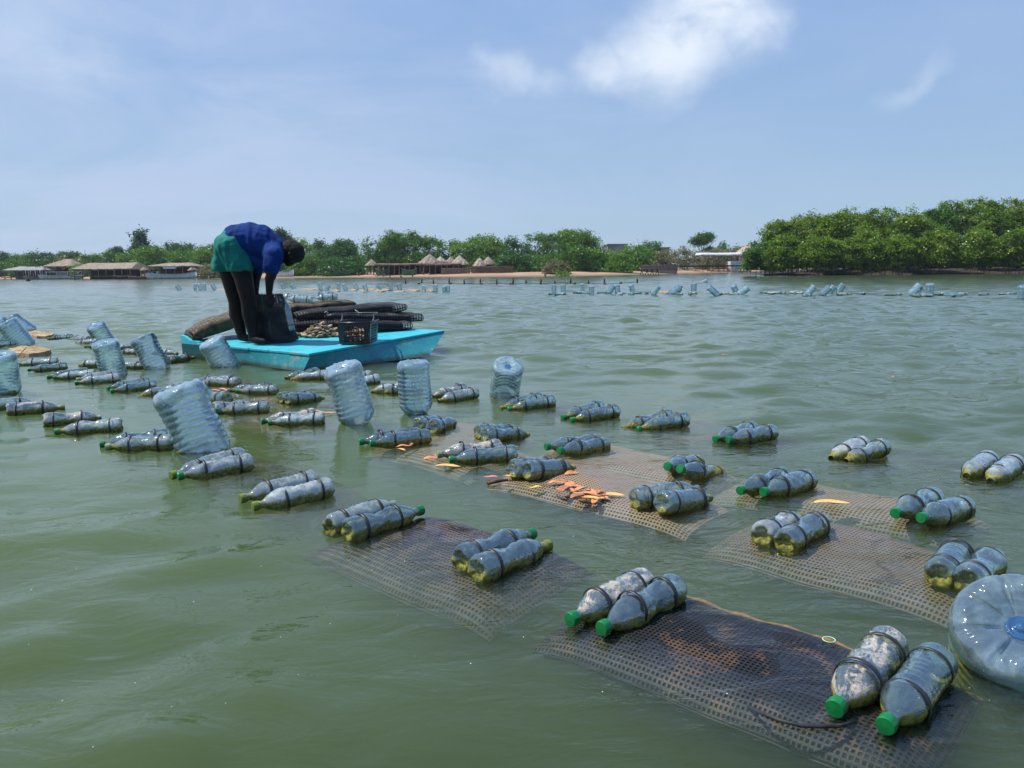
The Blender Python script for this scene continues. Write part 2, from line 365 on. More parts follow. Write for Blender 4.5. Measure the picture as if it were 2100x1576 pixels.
def bottle(A, B, label, look='c', cap='g', zc=.018, zb=.020, pair=None, s=1.0, world=None, group='drink bottles strapped to the oyster bags', straps=2, thin=1.0):
    """cap end at pixel A, base end at pixel B; zc / zb: height of the axis there"""
    global _bn; _bn += 1
    rs = random.Random(_bn * 13 + 5)
    if world: pc, pb = world
    else: pc = at(A[0], A[1], zc); pb = at(B[0], B[1], zb)
    d = pc - pb; L = d.length; mid = (pc + pb) / 2
    if not world:
        L2 = min(max(L, .27), .345); d.normalize(); 
    else: L2 = L; d.normalize()
    k = L2 / .32 * s; org = mid - d * (.16 * k)
    q = d.to_track_quat('Z', 'X').to_matrix().to_4x4()
    rad = .95 * (.75 * k + .25) if not world else k * thin
    M = Matrix.Translation(org) @ q @ Matrix.Rotation(rs.random() * 6.28, 4, 'Z') @ Matrix.Diagonal((rad, rad, k, 1))
    e = empty('plastic_bottle', M=M)
    tag(e, label, 'bottle', group)
    kd = rs.choice((0, 0, 1)); sd = rs.choice((1, 2))
    link_mesh('body', BODIES[look, kd, sd], e)
    if cap: link_mesh('cap', CAPS[cap], e)
    tilt = Matrix.Rotation(rs.uniform(-.06, .06), 4, 'X')
    if straps >= 1: link_mesh('strap', STRAPS[rs.choice((0, 2))], e, tilt)
    if straps >= 2: link_mesh('strap', STRAPS[rs.choice((1, 3))], e, Matrix.Rotation(rs.uniform(-.04, .04), 4, 'Y'))
    return e

# pairs: (where it lies, [(cap px), (base px), look, cap, zc, zb, what tells it apart] ...)
PAIRS = [
 ('at the near left end of the front mesh bag', [((1176, 1268), (1318, 1196), 'f', 'g', .020, .024, 'crusted green capped bottle'), ((1236, 1288), (1383, 1207), 'c', 'g', .020, .026, 'clean clear bottle with green cap')]),
 ('beside the big blue jug on the front bag', [((1711, 1455), (1825, 1318), 'f', 'g', .020, .03, 'cream crusted bottle with green cap'), ((1815, 1490), (1922, 1353), 'c', 'g', .020, .03, 'creased clear bottle with green cap')]),
 ('on the dark bag left of the front bag', [((1094, 1094), (944, 1150), 'c', 'g', .018, .022, 'clear bottle lying behind its twin'), ((1126, 1118), (978, 1170), 'c', 'o', .010, .024, 'clear bottle with mossy cap, front one')]),
 ('on the sunken bag below the tilted white jugs', [((812, 1032), (680, 1080), 'h', None, .02, .012, 'clear bottle half hidden behind its twin'), ((866, 1046), (712, 1090), 'c', 'g', .022, .022, 'clear bottle with lifted green cap')]),
 ('in open water below the broad tilted jug', [((350, 976), (498, 936), 'h', 'o', .014, .03, 'rear bottle with brownish cap'), ((368, 977), (512, 948), 'h', 'g', .016, .028, 'front bottle with dark green cap')]),
 ('over the purple brown bag in the lower left field', [((499, 1022), (640, 985), 'h', 'o', .014, .028, 'rear bottle with weedy cap'), ((524, 1038), (672, 1000), 'h', 'o', .012, .026, 'front bottle with weedy cap')]),
 ('left of the broad tilted jug', [((206, 912), (342, 895), 'c', 'g', .016, .028, 'rear clear bottle with green cap'), ((218, 917), (354, 908), 'h', 't', .014, .026, 'front clear bottle with mottled cap')]),
 ('in the left field under the columned jug reflection', [((208, 856), (96, 862), 'f', None, .018, .03, 'white barnacled bottle'), ((113, 886), (249, 872), 'h', 'g', .014, .026, 'silvery bottle with dark green cap')]),
 ('cut by the left edge below the upright jug', [((76, 824), (-40, 834), 'h', None, .018, .03, 'rear silvery bottle'), ((133, 836), (14, 840), 'f', 'o', .014, .03, 'front grey fouled bottle')]),
 ('touching the left edge beside the tall jug', [((30, 806), (-70, 800), 'f', 'o', .012, .03, 'single crusted bottle')]),
 ('behind the left edge bottles near the foam slab', [((36, 748), (118, 742), 'h', 'o', .014, .026, 'rear dull bottle with dark cap'), ((58, 759), (136, 752), 'c', 'g', .014, .026, 'front clear bottle with green cap')]),
 ('left of the jug with the blue star base', [((100, 774), (176, 764), 'c', 'g', .014, .026, 'rear bottle with green cap'), ((113, 775), (192, 768), 'h', 'g', .014, .026, 'front bottle with green cap')]),
 ('just below the jug with the blue star base', [((162, 779), (236, 769), 'h', 't', .014, .026, 'rear bottle with pale cap'), ((154, 786), (246, 776), 'h', 'g', .012, .028, 'front bottle with dark cap')]),
 ('between the star base jug and the leaning jug', [((222, 797), (302, 784), 'c', 'g', .014, .026, 'rear bottle with green cap'), ((234, 802), (313, 791), 'c', 'g', .012, .026, 'front bottle with green cap')]),
 ('behind the shoulder of the broad tilted jug', [((300, 811), (352, 800), 'h', None, .004, .026, 'small silvery bottle dipping its neck')]),
 ('right of the broad tilted jug', [((402, 812), (470, 819), 'c', None, .012, .03, 'clear bottle with its base towards the boat')]),
 ('beyond the foam slab in the far left field', [((104, 695), (143, 692), 'c', 'o', .014, .026, 'left bottle with dark cap'), ((138, 696), (190, 697), 'h', 'o', .014, .026, 'middle bottle with dark cap'), ((160, 704), (196, 702), 'h', 'o', .014, .026, 'right bottle with dark cap')]),
 ('behind the star base jug', [((180, 711), (222, 708), 'c', 'o', .014, .026, 'lone bottle with green cap')]),
 ('left of the star base jug at its foot', [((166, 749), (206, 746), 'h', None, .008, .026, 'lone mossy bottle')]),
 ('between the two leaning jugs far left', [((248, 714), (276, 710), 'h', None, .014, .026, 'rear silvery bottle'), ((250, 724), (284, 722), 'f', None, .014, .026, 'front mottled bottle')]),
 ('right of the star base jug', [((298, 753), (250, 749), 'h', 'o', .014, .026, 'silvery bottle with dark cap')]),
 ('behind the leaning jug', [((362, 726), (318, 722), 'h', 'o', .014, .026, 'grey bottle with dark cap')]),
 ('at the left corner of the turquoise raft', [((398, 734), (345, 739), 'f', 'o', .014, .026, 'tan stained bottle with dark cap')]),
 ('at the left edge behind the foam slab', [((-14, 710), (18, 706), 'c', None, .014, .026, 'short silvery bottle end')]),
 ('just below the left part of the raft', [((399, 782), (478, 779), 'c', 'g', .016, .026, 'rear bottle with green cap'), ((410, 784), (490, 786), 'h', 'g', .016, .022, 'front bottle with green cap')]),
 ('below the orange leaves by the raft', [((476, 801), (548, 796), 'c', 'g', .016, .024, 'rear bottle with green cap'), ((488, 802), (565, 801), 'h', 'g', .016, .022, 'front bottle with green cap')]),
 ('below the near corner of the raft', [((648, 812), (574, 817), 'c', None, .004, .03, 'rear clear bottle showing its base'), ((662, 818), (596, 819), 'c', None, .002, .03, 'front clear bottle showing its base')]),
 ('over the brown shallows left of centre', [((522, 832), (443, 838), 'h', None, .012, .03, 'rear bottle showing its base'), ((450, 844), (545, 836), 'h', 'g', .016, .028, 'front bottle with green cap')]),
 ('in the dark reflection below the raft', [((543, 864), (640, 852), 'f', 'g', .018, .026, 'rear pinkish bottle with green cap'), ((559, 867), (657, 860), 'h', 'g', .016, .024, 'front white bottle with green cap')]),
 ('touching the near corner of the raft', [((586, 776), (648, 764), 'c', None, .010, .03, 'rear silvery bottle'), ((602, 778), (662, 770), 'h', None, .004, .028, 'front silvery bottle')]),
 ('behind the twisted jug', [((700, 778), (744, 772), 'h', None, .014, .03, 'rear dull bottle'), ((712, 788), (762, 780), 'h', None, .012, .028, 'front dull bottle')]),
 ('between the twisted and the square jug', [((774, 802), (826, 794), 'h', None, .012, .03, 'rear silvery bottle'), ((796, 804), (846, 797), 'c', None, .008, .03, 'front silvery bottle')]),
 ('right of the square upright jug', [((886, 814), (950, 797), 'f', None, .014, .034, 'rear barnacled bottle'), ((905, 822), (968, 807), 'h', None, .010, .034, 'front bottle with wide straps')]),
 ('below the square upright jug', [((916, 864), (856, 872), 'c', None, .000, .03, 'rear clear bottle'), ((936, 868), (886, 877), 'c', None, -.004, .03, 'front clear bottle')]),
 ('on the tan bag below the twisted jug', [((745, 906), (850, 893), 'c', 'g', .022, .026, 'rear clear bottle with green cap'), ((769, 909), (870, 897), 'c', 'g', .020, .022, 'front clear bottle with green cap')]),
 ('on the tan bag beside the pink leaf clump', [((913, 931), (1010, 920), 'f', 't', .022, .026, 'cream coated bottle with faded cap'), ((939, 942), (1040, 932), 'c', 'g', .018, .024, 'clear bottle with green cap')]),
 ('behind the single upright orange leaf', [((1070, 882), (980, 887), 'c', None, .004, .034, 'rear clear bottle showing a blue base'), ((1083, 893), (1000, 893), 'c', None, .000, .034, 'front clear bottle showing a blue base')]),
 ('behind the big heap of orange leaves', [((1156, 955), (1056, 962), 'c', None, .006, .036, 'left bottle showing a blue star base'), ((1174, 961), (1090, 965), 'c', None, .002, .036, 'right bottle showing a blue star base')]),
 ('just right of the tall white jug with a star base', [((1037, 836), (1098, 819), 'c', 'o', .004, .032, 'rear bottle with weedy neck'), ((1054, 838), (1124, 824), 'c', 'g', .006, .032, 'front bottle with green cap')]),
 ('second from the star base jug along the back row', [((1159, 856), (1228, 836), 'c', 'g', .006, .030, 'rear bottle with green cap'), ((1183, 860), (1254, 845), 'c', 'g', .008, .030, 'front bottle with green cap')]),
 ('third from the star base jug along the back row', [((1294, 875), (1360, 857), 'c', 'o', .002, .032, 'rear bottle with weedy neck'), ((1322, 878), (1394, 862), 'c', 'g', .006, .030, 'front bottle with green cap')]),
 ('above the sandy bag in the middle of the field', [((1127, 916), (1222, 908), 'c', 'g', .026, .016, 'rear bottle with bright green cap'), ((1155, 924), (1234, 915), 'c', 'g', .026, .010, 'front bottle with bright green cap')]),
 ('diving at the right end of the sandy bag', [((1368, 957), (1430, 953), 'c', 'g', .040, -.012, 'left bottle raising a green cap'), ((1409, 965), (1462, 976), 'c', 'g', .040, -.012, 'right bottle raising a green cap')]),
 ('on the right end of the leafy bag', [((1412, 1006), (1330, 1020), 'c', None, .030, .03, 'left bottle with mossy rim'), ((1452, 1022), (1368, 1031), 'c', None, .006, .036, 'right bottle with mossy rim')]),
 ('fourth along the back row', [((1471, 900), (1540, 880), 'c', 'g', .016, .028, 'rear bottle with green cap'), ((1504, 901), (1575, 888), 'c', 'g', .018, .024, 'front bottle with green cap')]),
 ('splashed by ripples on the right', [((1707, 939), (1764, 913), 'h', None, .002, .020, 'left bottle dipping its neck'), ((1744, 943), (1800, 921), 'h', None, .000, .018, 'right bottle dipping its neck')]),
 ('farthest right near the picture edge', [((1980, 978), (2028, 942), 'h', None, .004, .022, 'left bottle dipping its neck'), ((2028, 990), (2082, 950), 'h', None, .004, .022, 'right bottle dipping its neck')]),
 ('on the mesh bag that carries one long yellow leaf', [((1527, 1004), (1602, 981), 'c', 'g', .022, .022, 'left bottle with green cap'), ((1576, 1007), (1650, 986), 'c', 'g', .022, .020, 'right bottle with green cap')]),
 ('with two large green caps on the right', [((1839, 1052), (1912, 1022), 'c', 'g', .030, .026, 'left bottle of plump shape'), ((1900, 1060), (1968, 1043), 'c', 'g', .030, .016, 'right bottle of plump shape')]),
 ('on the left end of the tan mesh bag', [((1640, 1063), (1566, 1096), 'h', None, .006, .020, 'left bottle streaked with foam'), ((1690, 1067), (1620, 1107), 'c', None, .022, .016, 'right bottle curved over the water')]),
 ('on the right end of the tan mesh bag behind the big jug', [((1978, 1118), (1928, 1178), 'c', None, .024, .024, 'left bottle'), ((2050, 1134), (1985, 1192), 'c', None, .022, .024, 'half hidden bottle')]),
]
for where, bs in PAIRS:
    for A, B, look, cap, zc, zb, what in bs:
        lb_ = what + ' ' + where
        if len(lb_.split()) > 16: print('LONG', lb_)
        bottle(A, B, lb_, look, cap, zc - .004, zb - .004)

# ---------------------------------------------------------------- big water jugs
def jug_mesh(seed, seg=40, twist=0.0, square=0.0):
    # z=0 at the neck mouth, base at z=.40; body radius 1 unit = .1 m
    P = [(.0, .022), (.02, .022), (.035, .026), (.06, .045), (.085, .070), (.105, .088), (.12, .096), (.135, .099)]
    z = .14
    while z < .345: P += [(z, .0985), (z + .006, .0985), (z + .011, .0945), (z + .015, .0955), (z + .020, .0985)]; z += .026
    P += [(.352, .0995), (.365, .0995), (.378, .097), (.388, .091), (.394, .083), (.3965, .072), (.3955, .060), (.392, .045), (.386, .030), (.376, .021), (.374, .014), (.377, .008), (.377, .0002)]
    off = Vector((seed * 7.3, seed * 3.1, 1.7))
    def fn(a, i, z, r):
        if z > .372:
            g = max(0, 1 - abs(((a * 8 / (2 * math.pi)) % 1) - .5) * 9)   # eight radial grooves
            if .024 < r < .092: z -= .013 * g * min(1, (r - .02) / .02, (.095 - r) / .012)
            if .060 < r < .090: z += .003 * math.cos(16 * a)
        elif .12 < z <= .372:
            p = Vector((math.cos(a) * 1.6, math.sin(a) * 1.6, z * 16)) + off
            r += .0035 * mnoise.noise(p) - twist * .006 * (0.5 + .5 * math.sin(2 * a + z * 30))
            if square: r *= 1 + .03 * math.cos(4 * a)
            z += twist * .006 * math.sin(a * 2 + 3 * seed)
        return r, z
    b = MB(); b.lathe(P, seg, fn); o = b.build('tmp', M_JUG, None, True, link=False); me = o.data; bpy.data.objects.remove(o); return me
def disc_mesh():
    b = MB(); b.lathe([(.3750, .0215), (.3800, .0195), (.3805, .0175), (.3765, .0150), (.3755, .0110), (.3790, .0085), (.3835, .0060), (.3850, .0030), (.3855, .0003)], 24); o = b.build('tmp', M_BLUEDISC, None, True, link=False); me = o.data; bpy.data.objects.remove(o); return me
JUGS = [jug_mesh(1), jug_mesh(2, twist=1.0), jug_mesh(3, square=1.0), jug_mesh(4, twist=.5)]
DISC = disc_mesh()
def jugneck():
    b = MB(); b.lathe([(-.004, .0005), (-.004, .026), (.016, .026), (.018, .022)], 20); o = b.build('tmp', M_CAP, None, True, link=False); me = o.data; bpy.data.objects.remove(o); return me
JCAP = jugneck()
def jug(bx, by, tx, ty, wpx, lean, label, v=0, group='upturned water jugs used as floats', parts=True, Y=None):
    """waterline centre (bx,by), base-disc centre (tx,ty), body width wpx; lean: how far the top comes towards the camera, m"""
    Wp = at(bx, by, 0)
    depth = (Wp - Vector((0, 0, CAM_H))).dot(CAM_M.to_3x3() @ Vector((0, 0, -1)))
    rad = wpx / F_PX * depth / 2
    T = atd(tx, ty, Wp.y - lean)
    ax = (T - Wp); up = ax.length; ax.normalize()
    k = rad / .0985; kz = max(k, .0001)
    Ltot = .378 * kz
    if up > Ltot * .82: kz = up / (.378 * .82); Ltot = .378 * kz
    org = T - ax * Ltot
    M = Matrix.Translation(org) @ ax.to_track_quat('Z', 'X').to_matrix().to_4x4() @ Matrix.Rotation(bx * .7, 4, 'Z') @ Matrix.Diagonal((k, k, kz, 1))
    e = empty('water_jug', M=M); tag(e, label, 'water jug', group)
    link_mesh('body', JUGS[v], e)
    if parts: link_mesh('base_disc', DISC, e); link_mesh('cap', JCAP, e)
    return e
JUGLIST = [
 (418, 918, 366, 803, 105, .02, 'broad pale blue jug tilted left, its rim trimmed with moss at the waterline', 1),
 (736, 866, 702, 756, 78, .05, 'twisted dented jug just below the near corner of the raft', 1),
 (854, 847, 847, 748, 67, .02, 'square shouldered jug standing straight upright in mid water', 2),
 (1034, 810, 1042, 752, 62, .12, 'rightmost near jug showing its bright star shaped base', 3),
 (324, 755, 292, 694, 52, .02, 'white ribbed jug leaning left beside the raft', 1),
 (234, 768, 216, 706, 52, .06, 'jug with blue centred base in front of a smaller one', 3),
 (216, 700, 196, 669, 38, .09, 'small jug leaning left behind the blue centred one', 0),
 (462, 750, 434, 703, 54, .06, 'see through jug leaning against the side of the turquoise raft', 0),
 (50, 707, 14, 664, 42, .05, 'ribbed blue jug leaning over the tan foam slab', 0),
 (56, 677, 24, 655, 32, .04, 'far ribbed jug lying low beside the yellow foam slab', 0),
 (14, 806, 2, 730, 56, .05, 'tall jug cut off by the left picture edge', 3),
 (-6, 700, -14, 655, 50, .05, 'jug almost wholly outside the left picture edge', 0),
]
for a in JUGLIST: jug(*a[:6], a[6], a[7])
# the nearest jug, its base turned to the viewer
Tp = atd(2094, 1288, 1.33)
axb = Vector((-.34, -.50, .80)).normalized()
kb = 1.24
Mb = Matrix.Translation(Tp - axb * (.378 * kb)) @ axb.to_track_quat('Z', 'X').to_matrix().to_4x4() @ Matrix.Diagonal((kb * .96, kb * .96, kb, 1))
e = empty('water_jug', M=Mb); tag(e, 'largest jug, cut by the right picture edge, its blue star base facing the viewer', 'water jug', 'upturned water jugs used as floats')
big = jug_mesh(6, seg=96, twist=.3); big.materials[0] = M_JUGCLEAR
link_mesh('body', big, e); link_mesh('base_disc', DISC, e); link_mesh('cap', JCAP, e)
# ---------------------------------------------------------------- mesh oyster bags
def net(b, fn, nu, nv, bar=.21):
    """lattice of square holes over the surface fn(u, v), u, v in 0..1: cells are rings of four quads, corners shared"""
    V = {}
    def vid(u, v):
        k = (round(u * nu * 1000), round(v * nv * 1000))
        if k not in V: V[k] = len(b.v); b.v.append(tuple(fn(u, v)))
        return V[k]
    for i in range(nu):
        for j in range(nv):
            u0, u1, v0, v1 = i / nu, (i + 1) / nu, j / nv, (j + 1) / nv; du = bar / nu; dv = bar / nv
            o = [vid(u0, v0), vid(u1, v0), vid(u1, v1), vid(u0, v1)]
            n = [vid(u0 + du, v0 + dv), vid(u1 - du, v0 + dv), vid(u1 - du, v1 - dv), vid(u0 + du, v1 - dv)]
            for k in range(4): b.f.append((o[k], o[(k + 1) % 4], n[(k + 1) % 4], n[k]))
def netmat(name, dark, silt, amt, scale=9):
    t = mat(name); p = pos(t)
    f = t.noise(p, scale, 6, .72, .8); g = t.noise(p, 70, 3, .7)
    ff = t.math('ADD', f, t.math('MULTIPLY', t.math('SUBTRACT', g, .5), .3))
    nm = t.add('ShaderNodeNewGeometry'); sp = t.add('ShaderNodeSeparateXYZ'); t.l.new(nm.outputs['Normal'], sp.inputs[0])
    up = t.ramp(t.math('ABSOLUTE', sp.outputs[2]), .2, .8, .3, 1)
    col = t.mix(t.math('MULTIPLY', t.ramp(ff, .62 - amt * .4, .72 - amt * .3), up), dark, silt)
    b = princ(t, **{'Base Color': col, 'Roughness': .6, 'Specular IOR Level': .35}); t.l.new(b.outputs[0], t.out.inputs[0]); return t.m
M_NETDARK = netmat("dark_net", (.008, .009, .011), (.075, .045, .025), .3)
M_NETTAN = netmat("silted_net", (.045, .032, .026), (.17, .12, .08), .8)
M_NETPURP = netmat("purple_brown_net", (.016, .013, .018), (.085, .058, .042), .5)  # purple brown netting, darker than the tan and sandy bags
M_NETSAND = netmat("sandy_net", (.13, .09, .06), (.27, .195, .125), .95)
M_OYSIN = simple("silted_oysters", (.010, .008, .009), (.045, .028, .018), 25, world=True, rough=.9, bump=.01)
M_SANDIN = simple("silt_filling", (.27, .195, .125), (.18, .125, .08), 9, world=True, rough=.95, bump=.006)
M_ROPE = simple("orange_algae_rope", (.30, .16, .06), (.16, .10, .04), 60, rough=.9, world=True)
M_ROPEB = simple("black_rope", (.015, .015, .018), (.03, .03, .03), 60, rough=.6, world=True)
def sstep(x): x = max(0, min(1, x)); return x * x * (3 - 2 * x)
def bag(corners, zs, arch, m, label, fill=None, nu=62, nv=32, wob=.014, rope=None, thick=.07):
    P = [at(c[0], c[1], z) for c, z in zip(corners, zs)]
    org = (P[0] + P[1] + P[2] + P[3]) / 4
    seed = org.x * 3
    def top(u, v):
        a = P[0].lerp(P[3], u); b_ = P[1].lerp(P[2], u); p = a.lerp(b_, v)
        p = p + Vector((mnoise.noise(Vector((p.x * 5, p.y * 5, 3))), mnoise.noise(Vector((p.x * 5, p.y * 5, 9))), 0)) * .010; e = (1 - (2 * v - 1) ** 4) ** .8 * (1 - (2 * u - 1) ** 8); p.z -= .016 * (abs(2 * u - 1) ** 6 + abs(2 * v - 1) ** 6); n = mnoise.noise(Vector((p.x * 4 + seed, p.y * 4, 0)))
        return p - org, e, n
    def ft(u, v):
        p, e, n = top(u, v); return p + Vector((0, 0, arch * e + wob * n * (.3 + e)))
    def fb(u, v):
        p, e, n = top(u, v); return p + Vector((0, 0, -thick * e + wob * n - .002))
    root = empty('oyster_bag', org); tag(root, label, 'oyster bag', 'mesh oyster bags floating just under the surface')
    b = MB(); net(b, ft, nu, nv); net(b, fb, nu, nv)
    o = b.build('netting', m, root, False)
    md = o.modifiers.new('solid', 'SOLIDIFY'); md.thickness = .003; md.offset = 0
    c = MB(); K = 30; Vs = []
    for i in range(K + 1):
        for j in range(K + 1):
            m0 = .012 if fill else .02; u, v = m0 + (1 - 2 * m0) * i / K, m0 + (1 - 2 * m0) * j / K; p, e, n = top(u, v)
            q = p + org; z = (arch * e * .97 - .002 if fill else arch * e * .72 - .007) + wob * n * (.3 + e) + .010 * mnoise.noise(q * 30) * (0.3 if fill else 1) - .004
            Vs.append(p + Vector((0, 0, z)))
    c.add(Vs, [(i * (K + 1) + j, (i + 1) * (K + 1) + j, (i + 1) * (K + 1) + j + 1, i * (K + 1) + j + 1) for i in range(K) for j in range(K)])
    o2 = c.build('filling', fill or M_OYSIN, root, True); md = o2.modifiers.new('solid', 'SOLIDIFY'); md.thickness = .02; md.offset = -1
    r = MB(); v_ = rope if rope is not None else None
    if rope is not None:
        r.tube([ft(k / 30, rope) + Vector((0, 0, .004 + .003 * math.sin(k * 1.7))) for k in range(31)], .005, 6)
        r.build('edge_rope', M_ROPE, root, True)
    return root
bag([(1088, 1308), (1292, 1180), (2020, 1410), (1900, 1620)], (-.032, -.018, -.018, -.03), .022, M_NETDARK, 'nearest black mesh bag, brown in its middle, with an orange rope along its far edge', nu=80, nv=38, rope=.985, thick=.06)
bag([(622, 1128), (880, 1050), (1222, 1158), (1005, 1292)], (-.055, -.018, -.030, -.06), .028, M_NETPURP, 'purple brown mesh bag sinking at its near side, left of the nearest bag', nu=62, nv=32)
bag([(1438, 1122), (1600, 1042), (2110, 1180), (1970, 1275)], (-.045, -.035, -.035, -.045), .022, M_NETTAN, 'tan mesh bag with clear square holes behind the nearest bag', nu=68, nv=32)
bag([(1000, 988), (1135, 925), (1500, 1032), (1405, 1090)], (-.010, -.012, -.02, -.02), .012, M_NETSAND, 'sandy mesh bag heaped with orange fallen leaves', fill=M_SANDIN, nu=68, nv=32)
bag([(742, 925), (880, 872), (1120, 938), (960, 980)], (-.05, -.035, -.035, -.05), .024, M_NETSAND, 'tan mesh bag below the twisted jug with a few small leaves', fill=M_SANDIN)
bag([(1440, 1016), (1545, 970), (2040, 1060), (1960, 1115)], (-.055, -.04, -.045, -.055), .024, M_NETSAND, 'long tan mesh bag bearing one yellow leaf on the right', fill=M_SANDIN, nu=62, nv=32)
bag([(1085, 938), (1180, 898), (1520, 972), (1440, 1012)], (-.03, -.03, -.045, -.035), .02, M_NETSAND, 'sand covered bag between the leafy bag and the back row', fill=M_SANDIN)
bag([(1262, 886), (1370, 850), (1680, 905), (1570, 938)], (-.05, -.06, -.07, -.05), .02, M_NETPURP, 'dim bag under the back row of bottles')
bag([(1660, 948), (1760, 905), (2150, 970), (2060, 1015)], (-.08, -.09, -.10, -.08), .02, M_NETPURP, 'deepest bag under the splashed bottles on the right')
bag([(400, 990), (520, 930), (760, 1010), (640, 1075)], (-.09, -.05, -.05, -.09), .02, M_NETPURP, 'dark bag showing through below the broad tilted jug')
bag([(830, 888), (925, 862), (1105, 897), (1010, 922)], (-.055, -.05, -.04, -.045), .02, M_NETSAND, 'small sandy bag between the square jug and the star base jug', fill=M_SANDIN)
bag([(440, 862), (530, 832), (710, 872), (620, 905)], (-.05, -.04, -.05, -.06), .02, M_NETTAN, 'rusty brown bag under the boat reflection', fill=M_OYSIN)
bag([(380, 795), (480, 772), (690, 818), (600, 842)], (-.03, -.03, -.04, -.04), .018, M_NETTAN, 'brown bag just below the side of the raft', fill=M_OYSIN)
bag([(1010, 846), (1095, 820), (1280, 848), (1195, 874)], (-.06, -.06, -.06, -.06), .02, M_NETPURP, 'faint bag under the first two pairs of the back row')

# ---------------------------------------------------------------- floating leaves, foam slabs and scraps
def leafmat(name, a, b_): return simple(name, a, b_, 30, rough=.45, spec=.4, detail=3)
LEAFM = [leafmat("orange_leaf", (.68, .30, .12), (.50, .19, .08)), leafmat("amber_leaf", (.80, .46, .14), (.66, .32, .10)), leafmat("pink_leaf", (.75, .25, .20), (.58, .15, .12)), leafmat("yellow_leaf", (.62, .58, .10), (.5, .42, .08)), leafmat("rust_leaf", (.42, .18, .09), (.28, .11, .06))]
def leaf_mesh(m, seed, wd=.30):
    rs = random.Random(seed); b = MB(); n = 14; V = []
    for i in range(n + 1):
        t = i / n; w_ = wd * math.sin(math.pi * min(1, t * .96 + .02)) ** .75 * (1 - .25 * t)
        cz = .05 * math.sin(math.pi * t) + .03 * math.sin(7 * t + seed); sx = .05 * math.sin(3 * t + seed)
        for s_ in (-1, -.5, 0, .5, 1): V.append((t - .5, w_ * s_ * .5 + sx, cz + .16 * w_ * abs(s_) + .012 * math.sin(9 * t + s_ * 3)))
    F = [(i * 5 + j, (i + 1) * 5 + j, (i + 1) * 5 + j + 1, i * 5 + j + 1) for i in range(n) for j in range(4)]
    b.add(V, F); b.tube([(-.5 - .12, .01, .02), (-.5, 0, .03), (-.1, 0, .07)], [.008, .01, .004], 5)
    o = b.build('tmp', m, None, True, link=False); me = o.data; bpy.data.objects.remove(o)
    return me
LEAFMESH = [[leaf_mesh(m, k * 3 + i, .46 if k else .34) for k in range(2)] for i, m in enumerate(LEAFM)]
def leaf(px, py, lpx, ang, ci, label, z=.006, tilt=0.0, k=0):
    p = at(px, py, z); dz = (p - Vector((0, 0, CAM_H))).dot(CAM_M.to_3x3() @ Vector((0, 0, -1))); L = max(.05, min(.14, lpx / F_PX * dz * 1.15))
    M = Matrix.Translation(p) @ Matrix.Rotation(R(ang), 4, 'Z') @ Matrix.Rotation(R(tilt), 4, 'X') @ Matrix.Diagonal((L, L, L, 1))
    o = bpy.data.objects.new('fallen_leaf', LEAFMESH[ci][k]); COL.objects.link(o); o.matrix_world = M
    o.modifiers.new('solid', 'SOLIDIFY').thickness = .012
    return tag(o, label, 'leaf', 'orange leaves fallen on the mesh bags')
HEAP = 'orange leaf in the big heap on the sandy bag'
for i, (px, py, l, a, c, tl) in enumerate([(1142, 991, 34, 10, 0, 10), (1168, 994, 36, 60, 0, 0), (1140, 1004, 30, 120, 0, 15), (1158, 1003, 40, 75, 4, 0), (1172, 1010, 40, -30, 0, 10), (1190, 1006, 44, 20, 0, -10), (1200, 1014, 48, 150, 0, 5),
        (1186, 1018, 38, 45, 4, 0), (1212, 1008, 40, 100, 0, -15), (1222, 1016, 46, 10, 0, 10), (1208, 1022, 42, 170, 1, 0), (1232, 1009, 30, 60, 4, 5), (1228, 1024, 34, 30, 1, 10), (1198, 1025, 36, -10, 0, 0), (1176, 998, 30, 5, 0, 20), (1150, 987, 26, 160, 4, 0), (1240, 1020, 30, 110, 0, 8), (1218, 1028, 24, 75, 0, 5)]):
    leaf(px, py, l, a, c, HEAP, .006 + .004 * (i % 4), tl, i % 2)
